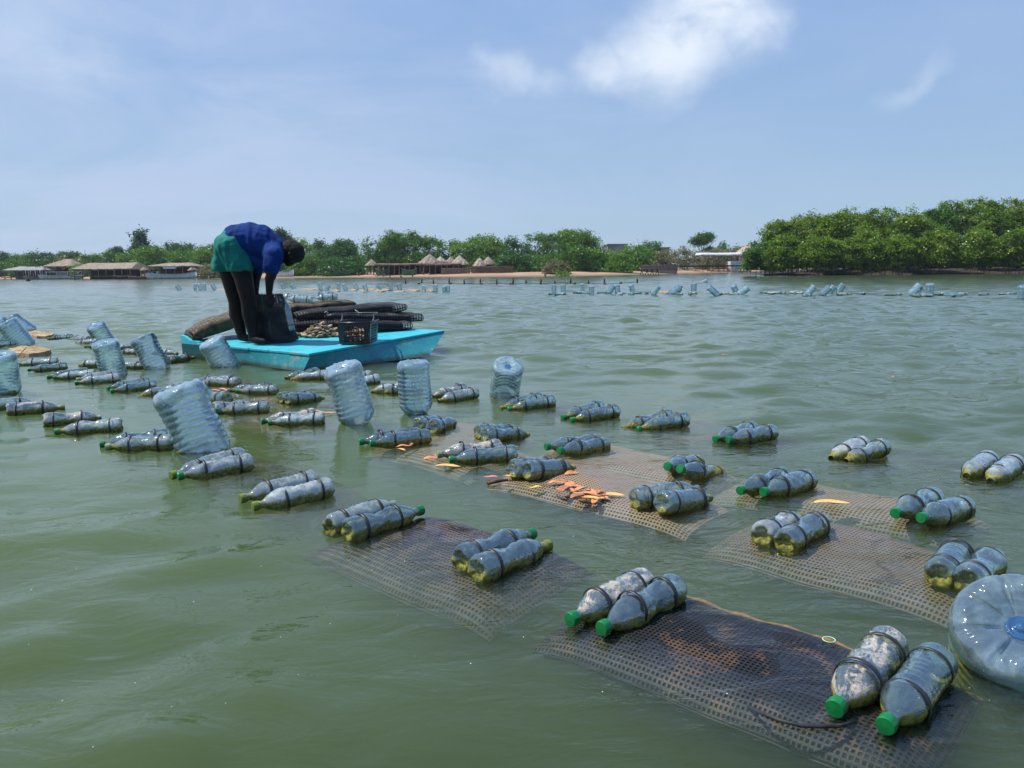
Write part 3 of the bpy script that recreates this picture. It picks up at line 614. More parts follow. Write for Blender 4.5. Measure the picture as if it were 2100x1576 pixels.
for px, py, l, a, c, lb, tl in [
    (1258, 1017, 44, -5, 1, 'amber leaf at the right tip of the big leaf heap', 5), (1172, 972, 30, 25, 0, 'folded orange leaf beside the neck of the blue based bottle', 25), (1100, 1000, 26, 5, 3, 'yellow green leaf left of the big leaf heap', 0),
    (1048, 978, 26, -20, 1, 'amber leaf under the blue star base of a bottle', 0), (1008, 979, 26, 0, 2, 'thin pink leaf afloat left of the leafy bag', 0), (1026, 912, 20, 80, 0, 'upright orange leaf standing against a bottle strap', 75),
    (920, 958, 46, -8, 1, 'long amber leaf afloat below the bottle with faded cap', 0), (884, 941, 30, 20, 0, 'orange leaf in the small clump left of the faded cap', 10), (895, 936, 28, 100, 2, 'pink leaf in the small clump left of the faded cap', 20), (878, 944, 22, 150, 4, 'rust leaf under the small clump left of the faded cap', 0),
    (828, 916, 26, 20, 0, 'orange leaf below the bottle pair on the tan bag', 5), (824, 923, 22, -40, 1, 'amber leaf below the bottle pair on the tan bag', 0), (845, 912, 18, 60, 4, 'rust leaf scrap below the bottle pair on the tan bag', 0),
    (1708, 1034, 64, -4, 1, 'long yellow orange leaf lying alone on the right bag', 0), (676, 848, 24, 10, 1, 'amber leaf at the foot of the twisted jug', 0), (650, 846, 30, 5, 0, 'orange leaf left of the foot of the twisted jug', 0), (655, 853, 22, -20, 2, 'pink leaf by the foot of the twisted jug', 0),
    (440, 803, 30, 12, 0, 'orange leaf lying below the side of the raft', 0), (456, 800, 26, -15, 0, 'orange leaf beside green caps below the raft', 0), (466, 804, 24, 30, 4, 'rust leaf touching green caps below the raft', 0),
    (1487, 728, 12, 0, 1, 'lone tan leaf drifting in open water', 0), (1833, 773, 14, 20, 4, 'lone rust leaf drifting on the right', 0), (985, 896, 20, 30, 0, 'orange leaf under the bottles with blue bases', 0)]:
    leaf(px, py, l, a, c, lb, .006, tl)
# brown twig with cone like tip
b = MB(); p0 = at(1000, 992, .006); p1 = at(1042, 985, .012); b.tube([p0, p0.lerp(p1, .5) + Vector((0, 0, .004)), p1], [.006, .008, .004], 7)
for k in range(9):
    q = p0.lerp(p1, k / 14); b.tube([q, q + Vector((.004, .010 * (-1) ** k, .006))], [.005, .001], 5)
tag(b.build('twig', simple('brown_twig', (.16, .07, .03), (.07, .03, .02), 50, rough=.8), None, True), 'brown knobbly twig afloat at the left end of the leafy bag', 'twig')
# pale green rubber ring
b = MB(); c = at(1700, 1312, .006); b.tube([c + Vector((.012 * math.cos(a * math.pi / 10), .012 * math.sin(a * math.pi / 10), .000)) for a in range(21)], .0010, 5, False)
tag(b.build('rubber_ring', simple('pale_green_rubber', (.45, .70, .40), rough=.4), None, True), 'thin pale green ring at the far edge of the nearest bag', 'ring')
# loose black cord lying over the near edge of the front bag
b = MB(); b.tube([at(x, y, z) for x, y, z in ((1535, 1450, -.02), (1560, 1462, .0), (1600, 1478, .006), (1640, 1488, .006), (1680, 1490, .006), (1720, 1489, .004), (1745, 1484, .0))], .0035, 6)
tag(b.build('cord', M_ROPEB, None, True), 'wet black cord along the near edge of the nearest bag', 'cord')
M_FOAM = simple("weathered_foam", (.38, .30, .17), (.22, .14, .07), 9, rough=.9, bump=.006, world=True)
def slab(pts, h, name, label, cat, m, z0=-.02, group=None):
    """irregular floating slab with the given waterline outline in pixels"""
    P0 = [at(x, y, 0) for x, y in pts]; c = sum(P0, Vector()) / len(P0); P = []
    for i, p in enumerate(P0):
        q = P0[(i + 1) % len(P0)]
        for k in range(4):
            r_ = p.lerp(q, k / 4); nn_ = mnoise.noise(Vector((r_.x * 6, r_.y * 6, 2))); P.append(r_ + (r_ - c) * .14 * nn_)
    n = len(P); b = MB(); V = [(p.x, p.y, z0) for p in P]
    for fr_, hh in ((.03, .7), (.25, 1.0), (.6, 1.1)): V += [(p.x + (c.x - p.x) * fr_, p.y + (c.y - p.y) * fr_, h * (hh + .55 * mnoise.noise(Vector((p.x * 9 + fr_ * 5, p.y * 9, 4))))) for p in P]
    V += [(c.x, c.y, h * 1.1), (c.x, c.y, z0)]
    F = [(r_ * n + i, r_ * n + (i + 1) % n, (r_ + 1) * n + (i + 1) % n, (r_ + 1) * n + i) for r_ in range(3) for i in range(n)] + [(3 * n + i, 3 * n + (i + 1) % n, 4 * n) for i in range(n)] + [((i + 1) % n, i, 4 * n + 1) for i in range(n)]
    b.add(V, F); o = b.build(name, m, None, False); return tag(o, label, cat, group)
slab([(52, 686), (70, 682), (92, 684), (112, 687), (106, 692), (76, 694), (58, 691)], .03, 'foam_slab', 'yellow foam slab behind the far left jugs', 'foam slab', M_FOAM)
slab([(16, 720), (44, 714), (80, 716), (104, 722), (96, 727), (60, 731), (28, 729)], .03, 'foam_slab', 'broken tan foam slab under the ribbed blue jug', 'foam slab', M_FOAM)
b = MB(); b.tube([at(36, 733, 0), at(54, 713, .07)], .004, 6); tag(b.build('stick', simple('dry_stick', (.12, .07, .04)), None, True), 'thin stick leaning across the broken tan foam slab', 'stick')

rs = random.Random(12); b = MB()
for k in range(70):
    x = rs.uniform(0, 2100); y = 700 + 850 * rs.random() ** 1.6; p = at(x, y, .001); s = rs.uniform(.0007, .0018) * (1 + (p.length > 4) * 1.5)
    if -2.9 < p.x < -.6 and 5.3 < p.y < 8.6: continue
    b.tube([p - Vector((0, 0, s)), p, p + Vector((0, 0, s * .8))], [s * .6, s, s * .3], 6)
tag(b.build('foam_flecks', simple('foam_fleck', (.75, .78, .75), rough=.4), None, True), 'tiny white foam flecks and bubbles scattered on the water', 'foam', kind='stuff')
# ---------------------------------------------------------------- turquoise raft
def raftmat(nm="turquoise_paint", k=1.0):
    t = mat(nm); p = pos(t)
    f1 = t.noise(p, 5, 6, .7, .6); f2 = t.noise(p, 40, 4, .7); f3 = t.noise(t.mapping(p, scale=(1, 1, .25)), 22, 5, .7)
    c = t.mix(t.ramp(f1, .35, .65), (.022 * k, .39 * k, .50 * k), (.032 * k, .47 * k, .54 * k))
    c = t.mix(t.ramp(f2, .5, .75, 0, .5), c, (.18 * k, .60 * k, .66 * k))
    c = t.mix(t.ramp(t.math('ADD', f1, t.math('MULTIPLY', t.math('SUBTRACT', f2, .5), .4)), .58, .70, 0, .75), c, (.24, .25, .17))
    c = t.mix(t.ramp(f3, .54, .70, 0, .55), c, (.03 * k, .16 * k, .20 * k)); c = t.mix(t.ramp(f2, .64, .70, 0, .8), c, (.34, .36, .30))
    sp = t.add('ShaderNodeSeparateXYZ'); t.l.new(p, sp.inputs[0]); zz = t.math('ADD', sp.outputs[2], t.math('MULTIPLY', t.math('SUBTRACT', f1, .5), .06))
    c = t.mix(t.ramp(zz, .045, .004, 0, .9), c, (.03, .045, .02))
    b = princ(t, **{'Base Color': c, 'Roughness': .55, 'Specular IOR Level': .4})
    bp = t.add('ShaderNodeBump'); t.set(bp, {'Height': f2, 'Strength': .4, 'Distance': .004}); t.l.new(bp.outputs[0], b.inputs['Normal'])
    t.l.new(b.outputs[0], t.out.inputs[0]); return t.m
M_RAFT = raftmat(k=.88); M_HULL = raftmat('shade_darkened_paint', .46)  # hull sides get the deck paint darkened, shade put into the colour
dN, dR, dL = at(636, 728, .128), at(912, 680, .175), at(372, 703, .130); dF = dL + (dR - dN) * 1.02 + Vector((0, 0, 0)); dF.z = .175
wA, wB, wL = at(621, 763, 0), at(879, 731, 0), at(375, 730, 0)
wF = wL + (wB - wA)
under = [Vector((p.x, p.y, 0)) + (Vector(((wA.x + wF.x) / 2, (wA.y + wF.y) / 2, 0)) - Vector((p.x, p.y, 0))) * .08 + Vector((0, 0, -.10)) for p in (wA, wB, wF, wL)]
raft = empty('raft', Vector(((dN.x + dF.x) / 2, (dN.y + dF.y) / 2, 0)))
tag(raft, 'turquoise painted flat work raft carrying a bent over man and mesh bags', 'raft')
def child(o, root):
    o.parent = root; o.matrix_parent_inverse = root.matrix_world.inverted(); return o
bpy.context.view_layer.update()
bm = bmesh.new()
lo = [bm.verts.new(p) for p in under]; wl = [bm.verts.new(p) for p in (wA, wB, wF, wL)]; tp = [bm.verts.new(p - Vector((0, 0, .012))) for p in (dN, dR, dF, dL)]
levels = [under, [wA, wB, wF, wL]]
topc = [p - Vector((0, 0, .012)) for p in (dN, dR, dF, dL)]
for k in range(1, 6): levels.append([levels[1][i].lerp(topc[i], k / 5) for i in range(4)])
bm.clear(); H_ = 12; loops = []
for lv in levels:
    ring = []
    for i in range(4):
        for k in range(H_): ring.append(bm.verts.new(lv[i].lerp(lv[(i + 1) % 4], k / H_)))
    loops.append(ring)
for a, b_ in zip(loops[:-1], loops[1:]):
    n_ = len(a)
    for i in range(n_): bm.faces.new((a[i], a[(i + 1) % n_], b_[(i + 1) % n_], b_[i]))
bm.faces.new(loops[0][::-1]); bm.faces.new(loops[-1])
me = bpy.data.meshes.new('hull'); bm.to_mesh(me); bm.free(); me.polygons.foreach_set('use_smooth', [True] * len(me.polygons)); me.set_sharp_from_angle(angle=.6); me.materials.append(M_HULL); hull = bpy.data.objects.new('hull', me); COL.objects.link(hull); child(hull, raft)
# deck: boards butted side by side with slightly uneven edges
mb = MB(); nb = 7
for i in range(nb):
    a, c_ = i / nb + .0012, (i + 1) / nb - .0012; e = .008
    p00 = dN.lerp(dL, a); p10 = dN.lerp(dL, c_); p01 = dR.lerp(dF, a); p11 = dR.lerp(dF, c_)
    for q in (p00, p10): q += (dN - dR).normalized() * (e + .004 * math.sin(i * 5))
    q = [p00, p10, p11, p01]; V = [x + Vector((0, 0, -.010)) for x in q] + [x + Vector((0, 0, .010)) for x in q]
    mb.add(V, [(0, 3, 2, 1), (4, 5, 6, 7), (0, 1, 5, 4), (1, 2, 6, 5), (2, 3, 7, 6), (3, 0, 4, 7)])
deck = mb.build('deck', M_RAFT, None, False); bv = deck.modifiers.new('b', 'BEVEL'); bv.width = .003; child(deck, raft)
# raised cheek at the left corner
mb = MB(); c0 = dL; u = (dN - dL).normalized(); wv = (dF - dL).normalized()
V = []
for (s_, hgt) in ((0, .055), (.06, .05), (.16, .015), (.30, .012)): V += [c0 + u * s_ + Vector((0, 0, .010)) - wv * .004, c0 + u * s_ + wv * .03 + Vector((0, 0, .010)), c0 + u * s_ + wv * .03 + Vector((0, 0, .010 + hgt)), c0 + u * s_ - wv * .004 + Vector((0, 0, .010 + hgt))]
F = [(0, 1, 2, 3), (15, 14, 13, 12)]
for i in range(3):
    for k in range(4): F.append((i * 4 + k, (i + 1) * 4 + k, (i + 1) * 4 + (k + 1) % 4, i * 4 + (k + 1) % 4))
mb.add(V, F); child(mb.build('corner_cheek', M_RAFT, None, False), raft)

# ---------------------------------------------------------------- bags lying on the raft
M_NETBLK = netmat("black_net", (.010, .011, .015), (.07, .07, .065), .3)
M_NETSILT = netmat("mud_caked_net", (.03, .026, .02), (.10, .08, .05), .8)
M_MUD = simple("dried_mud", (.10, .078, .048), (.04, .032, .02), 14, world=True, rough=.95, bump=.012)
M_DARKIN = simple("dark_filling", (.004, .004, .005), (.012, .011, .010), 20, world=True, rough=.9, bump=.01)
def pillow(E0, E1, wd, th, m, label, fill, sag=0.0, taper=.85, nu=44, side=None, cell=.026, blunt=.25):
    ax = E1 - E0; L = ax.length; axn = ax.normalized(); side = side or Vector((-axn.y, axn.x, 0)).normalized(); upv = axn.cross(side).normalized()
    if upv.z < 0: upv = -upv
    root = empty('oyster_bag', (E0 + E1) / 2); tag(root, label, 'oyster bag', 'mesh oyster bags stacked on the raft'); bpy.context.view_layer.update()
    sd = E0.x * 5
    def fn(u, v, k=1.0):
        a = 2 * math.pi * v; e = (1 - abs(2 * u - 1) ** 7) ** .5 * (1 - blunt) + blunt
        ww = wd / 2 * (taper + (1 - taper) * e); hh = th / 2 * e
        c, s_ = math.cos(a), math.sin(a)
        x = abs(c) ** .42 * (1 if c > 0 else -1) * ww * k; y = abs(s_) ** .55 * (1 if s_ > 0 else -1) * hh * k
        p = E0 + ax * (u * (k if False else 1)) + side * x + upv * y - Vector((0, 0, sag * math.sin(math.pi * u)))
        n = mnoise.noise(p * 6 + Vector((sd, 0, 0))); return p + upv * n * .016
    b = MB(); nv = max(14, int(2 * (wd + th) / cell)); net(b, (lambda u, v: fn(u, v, .975)) if blunt < .5 else fn, int(L / cell), nv, .2)
    o = b.build('netting', m, None, False); o.modifiers.new('s', 'SOLIDIFY').thickness = .002; child(o, root)
    g = MB(); K, J = 30, 28
    V = [fn(.02 + (.96 if blunt < .5 else .84) * i / K, j / J, 1.005 if blunt < .5 else .88) for i in range(K + 1) for j in range(J)]
    V = [p + Vector((mnoise.noise(p * 25), mnoise.noise(p * 25 + Vector((5, 5, 5))), mnoise.noise(p * 25 + Vector((9, 1, 3))))) * .008 for p in V]
    F = [(i * J + j, (i + 1) * J + j, (i + 1) * J + (j + 1) % J, i * J + (j + 1) % J) for i in range(K) for j in range(J)] + [tuple(range(J)), tuple(K * J + j for j in range(J))[::-1]]
    g.add(V, F); child(g.build('filling', fill, None, True), root)
    return root
pillow(atd(386, 690, 6.95), atd(560, 643, 7.35), .50, .13, M_NETSILT, 'mud brown bag draped over the left corner of the raft behind the man', M_MUD, sag=-.05)
pillow(atd(588, 672, 7.25), atd(735, 668, 7.45), .50, .16, M_NETBLK, 'dark bag at the bottom of the stack behind the oyster heap', M_DARKIN, blunt=.55)
pillow(atd(690, 670, 7.25), atd(832, 666, 7.55), .46, .10, M_NETBLK, 'lowest black bag sticking out right of the crate', M_DARKIN, blunt=.55)
pillow(atd(660, 650, 7.35), atd(858, 651, 7.70), .44, .09, M_NETBLK, 'middle black bag reaching farthest right', M_DARKIN, blunt=.55)
pillow(atd(600, 648, 7.3), atd(822, 630, 7.75), .48, .10, M_NETBLK, 'upper black bag with open square mesh above the crate', M_DARKIN, blunt=.55)
pillow(atd(556, 634, 7.4), atd(712, 622, 7.9), .50, .075, M_NETSILT, 'topmost mud caked bag carrying two bottle pairs', M_MUD, taper=.7)
GB = 'drink bottles strapped to the bags on the raft'
for i, (x0, y0, x1, y1, Y, look, lb) in enumerate([
    (574, 608, 622, 612, 7.72, 'h', 'rear left bottle on the topmost bag behind the man'), (586, 613, 640, 616, 7.52, 'h', 'front left bottle on the topmost bag by the man'),
    (636, 609, 684, 606, 7.80, 'c', 'rear right bottle on the topmost bag'), (644, 612, 692, 608, 7.62, 'h', 'front right bottle lying at the right end of the topmost bag')]):
    bottle(None, None, lb, look, None, world=(atd(x0, y0, Y), atd(x1, y1, Y)), group=GB)
# standing open bag in front of the man
stc = at(566, 698, .165); root = empty('oyster_bag', stc); tag(root, 'open black mesh bag stood upright and held by the man', 'oyster bag', 'mesh oyster bags stacked on the raft'); bpy.context.view_layer.update()
tc_ = atd(550, 603, stc.y + .02)
def fs(u, v, k=1.0):
    a = 2 * math.pi * u; c = stc.lerp(tc_, v); wx = .175 * (1 - v) + .115 * v + .01 * math.sin(v * 9); wy = .15 * (1 - v) + .10 * v
    cc, ss = math.cos(a), math.sin(a)
    p = c + Vector((abs(cc) ** .7 * (1 if cc > 0 else -1) * wx * k, abs(ss) ** .7 * (1 if ss > 0 else -1) * wy * k, 0))
    return p + Vector((mnoise.noise(p * 9), mnoise.noise(p * 9 + Vector((4, 4, 4))), .5 * mnoise.noise(p * 7) * v)) * .022
b = MB(); net(b, fs, 56, 26, .22); o = b.build('netting', M_NETBLK, None, False); o.modifiers.new('s', 'SOLIDIFY').thickness = .004; child(o, root)
g = MB(); K, J = 16, 28; V = [fs(j / J, i / K * .62, .92) for i in range(K + 1) for j in range(J)]
g.add(V, [(i * J + j, i * J + (j + 1) % J, (i + 1) * J + (j + 1) % J, (i + 1) * J + j) for i in range(K) for j in range(J)] + [tuple(K * J + j for j in range(J))]); child(g.build('filling', M_DARKIN, None, True), root)
bottle(None, None, 'murky bottle strapped upright to the side of the standing bag', 'm', None, world=(atd(584, 612, 6.42), atd(599, 678, 6.38)), group=GB, thin=.72)

# ---------------------------------------------------------------- oysters
M_OY = [simple("oyster_shell", (.58, .42, .28), (.28, .19, .12), 30, rough=.8, bump=.03, spec=.3), simple("pale_oyster_shell", (.72, .58, .43), (.40, .29, .20), 26, rough=.75, bump=.03), simple("mossy_oyster_shell", (.20, .17, .10), (.10, .075, .05), 26, rough=.85, bump=.03)]
def oyster_mesh(seed, m):
    rs = random.Random(seed); nr, ns = 8, 20; V = []; off = Vector((seed * 3.3, 1, 2))
    for i in range(nr + 1):
        ph = -math.pi / 2 + math.pi * i / nr
        for k in range(ns):
            a = 2 * math.pi * k / ns; q = Vector((math.cos(ph) * math.cos(a), math.cos(ph) * math.sin(a), math.sin(ph)))
            rr = 1 + .28 * mnoise.noise(q * 1.6 + off) + .10 * mnoise.noise(q * 5 + off)
            x = q.x * rr * (1.0 + .25 * q.x); y = q.y * rr * .62 * (1 + .3 * q.x); z = q.z * rr * .30 + .10 * mnoise.noise(Vector((x, y, seed)) * 2.2)
            z += .05 * math.sin(9 * math.hypot(x + .7, y))
            V.append((x, y, z))
    F = [(i * ns + k, i * ns + (k + 1) % ns, (i + 1) * ns + (k + 1) % ns, (i + 1) * ns + k) for i in range(nr) for k in range(ns)]
    o = mesh_obj('tmp', V, F, m, None, True, link=False); me = o.data; bpy.data.objects.remove(o); return me
OYM = [oyster_mesh(i + 1, M_OY[i % 3]) for i in range(9)]
def oyster(p, s, lab, grp, rs):
    o = bpy.data.objects.new('oyster', rs.choice(OYM)); COL.objects.link(o)
    o.matrix_world = Matrix.Translation(p) @ Matrix.Rotation(rs.uniform(0, 6.28), 4, 'Z') @ Matrix.Rotation(rs.uniform(-.6, .6), 4, 'X') @ Matrix.Rotation(rs.uniform(-.5, .5), 4, 'Y') @ Matrix.Diagonal((s, s, s, 1))
    tag(o, lab, 'oyster', grp)
rs = random.Random(4); hc = at(652, 692, .168) + Vector((0, .14, 0)); placed = 0
for lay, (zz, rr, n) in enumerate(((.012, .20, 50), (.035, .165, 36), (.058, .125, 24), (.080, .080, 13), (.098, .04, 5))):
    for i in range(n):
        a = rs.random() * 6.28; q = rr * math.sqrt((i + .5) / n)
        oyster(hc + Vector((q * math.cos(a) * 1.0, q * math.sin(a) * .72, zz + rs.uniform(-.006, .006))), rs.uniform(.030, .048), 'brown oyster in the heap on the raft between the standing bag and the crate', 'oysters heaped on the raft', rs)

# ---------------------------------------------------------------- crate
M_CRATE = simple("black_crate_plastic", (.012, .013, .018), (.02, .02, .026), 12, rough=.35, spec=.5)
cb = at(697, 706, .160); cr = at(757, 705, .162); cx_ = (cr - cb); cw = cx_.length; cx_.normalize(); cy_ = Vector((-cx_.y, cx_.x, 0)); cd = .34; ch = .175
root = empty('crate', M=Matrix.Translation(cb) @ Matrix(((cx_.x, cy_.x, 0, 0), (cx_.y, cy_.y, 0, 0), (0, 0, 1, 0), (0, 0, 0, 1)))); tag(root, 'black lattice plastic crate half full of oysters on the raft edge', 'crate')
cw *= 1.0
b = MB(); fl = .012   # flare
def wall(b, x0, y0, x1, y1, h, nx, nz, solid_edge=.16):
    p0, p1 = Vector((x0, y0, 0)), Vector((x1, y1, 0)); c = Vector((cw / 2, cd / 2, 0)); nrm = ((p0 + p1) / 2 - c).normalized()
    def P(u, z): return p0.lerp(p1, u) + nrm * (fl * z / ch) + Vector((0, 0, z))
    T = .004
    def bar(u0, z0, u1, z1):
        q = [P(u0, z0), P(u1, z0), P(u1, z1), P(u0, z1)]; V = [x + nrm * T for x in q] + [x - nrm * T for x in q]
        b.add(V, [(0, 1, 2, 3), (7, 6, 5, 4), (0, 4, 5, 1), (1, 5, 6, 2), (2, 6, 7, 3), (3, 7, 4, 0)])
    bar(0, 0, 1, h * .10); bar(0, h * .86, 1, h); bar(0, h * .105, solid_edge, h * .855); bar(1 - solid_edge, h * .105, 1, h * .855)
    for i in range(1, nx): u = solid_edge + (1 - 2 * solid_edge) * i / nx; bar(u - .013, h * .105, u + .013, h * .855)
    for j in range(1, nz): z = h * (.10 + .76 * j / nz); bar(solid_edge, z - .0022, 1 - solid_edge, z + .0022)
for q in ((0, 0, cw, 0), (cw, 0, cw, cd), (cw, cd, 0, cd), (0, cd, 0, 0)): wall(b, *q, ch, 8, 6)
b.box((cw / 2, cd / 2, .004), (cw, cd, .006)); o = b.build('body', M_CRATE, None, False); o.parent = root
b = MB(); b.tube([(-fl - .006, -fl - .006, ch), (cw + fl + .006, -fl - .006, ch), (cw + fl + .006, cd + fl, ch), (-fl - .006, cd + fl, ch), (-fl - .006, -fl - .006, ch)], .007, 6); o = b.build('rim', M_CRATE, None, True); o.parent = root
b = MB()
b.tube([(-fl, cd * .35, ch), (-fl, cd * .48, ch + .012), (-fl, cd * .56, ch + .055), (-fl, cd + fl, ch + .06), (cw + fl, cd + fl, ch + .06), (cw + fl, cd * .56, ch + .055), (cw + fl, cd * .48, ch + .012), (cw + fl, cd * .35, ch)], .007, 6); o = b.build('handle_frame', M_CRATE, None, True); o.parent = root
bpy.context.view_layer.update(); MW = root.matrix_world
rs = random.Random(9)
for lay in range(3):
    for i in range(16):
        oyster(MW @ Vector((rs.uniform(.035, cw - .035), rs.uniform(.035, cd - .035), .022 + lay * .034)), rs.uniform(.024, .034), 'brown oyster inside the black crate', 'oysters in the crate', rs)
oyster(MW @ Vector((cw * .5, .06, .125)), .03, 'pinkish oyster topping the load in the crate', 'oysters in the crate', rs)
# white string ends knotted on the black bags
M_STR = simple("white_string", (.7, .72, .7), rough=.6)
for pts, lb in (([(665, 642), (669, 639), (673, 642), (669, 645), (675, 647), (679, 645)], 'white knotted string on the upper black bag'), ([(728, 636), (733, 639), (736, 641)], 'short white string end above the crate')):
    b = MB(); b.tube([atd(x, y, 7.08) for x, y in pts], .003, 5); tag(b.build('string', M_STR, None, True), lb, 'string')

# ---------------------------------------------------------------- the man
def blob_mesh(caps, voxel, smooth=4, fn=None):
    """one continuous surface round tapering limbs: caps = [(p0, r0, p1, r1), ...]"""
    b = MB()
    for p0, r0, p1, r1 in caps:
        d = p1 - p0; L = d.length; q = d.to_track_quat('Z', 'X').to_matrix().to_4x4() if L > 1e-5 else Matrix.Identity(4)
        prof = []; n = 7
        for i in range(n): a = math.pi / 2 * i / n; prof.append((-r0 * math.cos(a), max(r0 * math.sin(a), 1e-4)))
        for i in range(n + 1): a = math.pi / 2 * i / n; prof.append((L + r1 * math.sin(a), max(r1 * math.cos(a), 1e-4)))
        st = len(b.v); b.lathe(prof, 18); b.f.append(tuple(st + k for k in range(18))[::-1]); b.f.append(tuple(len(b.v) - 18 + k for k in range(18))); b.xf(Matrix.Translation(p0) @ q, st)
    o = b.build('tmp', None, None, True)
    rm = o.modifiers.new('r', 'REMESH'); rm.mode = 'VOXEL'; rm.voxel_size = voxel; rm.use_smooth_shade = True
    sm = o.modifiers.new('s', 'SMOOTH'); sm.factor = .5; sm.iterations = smooth
    me = evaluated(o); bpy.data.objects.remove(o)
    if fn:
        n = len(me.vertices); co = np.empty(n * 3); me.vertices.foreach_get('co', co); no = np.empty(n * 3); me.vertex_normals.foreach_get('vector', no)
        co = co.reshape(-1, 3); no = no.reshape(-1, 3)
        for i in range(n):
            v = Vector(co[i]); co[i] += no[i] * fn(v)
        me.vertices.foreach_set('co', co.ravel()); me.update()
    me.polygons.foreach_set('use_smooth', [True] * len(me.polygons)); return me
YM = 6.52
def P(px, py, dy=0.0): return atd(px, py, YM + dy)
NS, FS = -.15, .15
body = []
def limb(pts):
    for (p0, r0), (p1, r1) in zip(pts[:-1], pts[1:]): body.append((p0, r0, p1, r1))
limb([(P(478, 512, 0), .125), (P(502, 494, 0), .12), (P(532, 498, 0), .125), (P(556, 514, 0), .115), (P(574, 520, 0), .06), (P(588, 520, 0), .052)])      # trunk, neck
limb([(P(556, 514, -.02), .10), (P(562, 522, NS), .062), (P(556, 566, NS - .03), .043), (P(553, 572, NS - .03), .040), (P(552, 600, NS + .02), .027)])      # near arm
limb([(P(548, 514, .02), .10), (P(536, 522, FS), .060), (P(526, 566, FS + .02), .042), (P(524, 574, FS), .040), (P(524, 600, FS - .06), .027)])      # far arm
limb([(P(480, 520, -.07), .105), (P(497, 562, -.09), .083), (P(507, 606, -.10), .067), (P(509, 618, -.10), .061), (P(512, 645, -.08), .063), (P(520, 690, -.08), .042)])
limb([(P(470, 520, .07), .105), (P(470, 562, .09), .080), (P(481, 608, .10), .065), (P(483, 620, .10), .060), (P(485, 645, .11), .062), (P(496, 688, .11), .042)])
limb([(P(518, 694, -.08), .036), (P(531, 698, -.12), .034), (P(543, 700, -.15), .026)])
limb([(P(494, 691, .11), .036), (P(508, 694, .08), .034), (P(519, 696, .06), .026)])
# head, bowed forwards and down: skull, jaw, nose, brow
hc_ = P(599, 517, 0)
limb([(P(594, 514, 0), .078), (P(602, 519, 0), .082)]); limb([(P(597, 529, 0), .060), (P(592, 537, 0), .040)])
body.append((P(607, 530, 0), .016, P(606, 537, 0), .014))            # nose
body.append((P(610, 524, -.03), .016, P(610, 524, .03), .016))       # brow
body.append((P(599, 541, -.015), .014, P(599, 541, .015), .014))     # lips
for s_ in (-1, 1): body.append((P(594, 521, s_ * .080), .016, P(595, 527, s_ * .084), .012))   # ears
# hands gripping the rim of the standing bag: palm, four fingers, thumb each
for cx0, dy0, sg in ((552, NS + .02, 1), (524, FS - .06, -1)):
    w0 = P(cx0, 600, dy0)
    body.append((w0, .027, w0 + Vector((.004, 0, -.045)), .030)); pal = w0 + Vector((.004, 0, -.05))
    for k, (lx, ln) in enumerate(((-.030, .055), (-.010, .065), (.010, .060), (.028, .045))):
        a = pal + Vector((lx, -.008, -.012)); b1 = a + Vector((0, -.012, -ln * .5)); b2 = b1 + Vector((0, .020, -ln * .45))
        body.append((a, .0095, b1, .0088)); body.append((b1, .0088, b2, .0075))
    t0 = w0 + Vector((.026 * sg, .006, -.030)); body.append((t0, .011, t0 + Vector((.016 * sg, -.006, -.030)), .0095)); body.append((t0 + Vector((.016 * sg, -.006, -.030)), .0095, t0 + Vector((.014 * sg, -.012, -.055)), .008))
M_SKIN = simple("dark_skin", (.010, .007, .006), (.016, .010, .008), 6, rough=.6, spec=.15, world=True)
person = empty('person', at(505, 700, .165)); tag(person, 'man in blue shirt and teal shorts bent double on the raft over the standing bag', 'person'); bpy.context.view_layer.update()
def part(name, me, m):
    me.materials.clear(); me.materials.append(m); o = bpy.data.objects.new(name, me); COL.objects.link(o); return child(o, person)
part('body', blob_mesh(body, .0075, 3), M_SKIN)
def wr(sc, amp, strk=(1, 1, 1)):
    return lambda v: amp * (mnoise.noise(Vector((v.x * strk[0], v.y * strk[1], v.z * strk[2])) * sc) + .5 * mnoise.noise(v * sc * 2.3))
shirt = [(P(492, 494, 0), .145, P(512, 491, 0), .142), (P(512, 491, 0), .142, P(534, 498, 0), .150), (P(534, 498, 0), .150, P(556, 515, 0), .138), (P(556, 515, 0), .138, P(570, 519, 0), .085),
         (P(556, 516, -.04), .12, P(562, 524, NS), .080), (P(562, 524, NS), .082, P(557, 548, NS - .02), .072), (P(546, 516, .04), .12, P(536, 524, FS), .078), (P(536, 524, FS), .078, P(528, 546, FS + .01), .068),
         (P(498, 498, 0), .13, P(516, 524, 0), .10), (P(516, 524, 0), .10, P(548, 536, 0), .085)]
M_SHIRT = simple("blue_shirt_cloth", (.004, .036, .18), (.003, .021, .11), 9, rough=.85, spec=.15, world=True, bump=.004)
part('shirt', blob_mesh(shirt, .009, 5, wr(13, .008, (1.8, 1, .3))), M_SHIRT)
shorts = [(P(476, 508, 0), .150, P(484, 500, 0), .140), (P(476, 510, -.05), .135, P(492, 548, -.08), .108), (P(474, 510, .05), .135, P(460, 548, .07), .105), (P(462, 520, 0), .10, P(460, 545, 0), .095), (P(478, 548, 0), .08, P(490, 549, 0), .08)]
M_SHORTS = simple("teal_shorts_cloth", (.008, .19, .155), (.006, .13, .11), 8, rough=.8, spec=.2, world=True, bump=.004)
ms = blob_mesh(shorts, .009, 5, wr(12, .010, (1.7, 1, .3)))
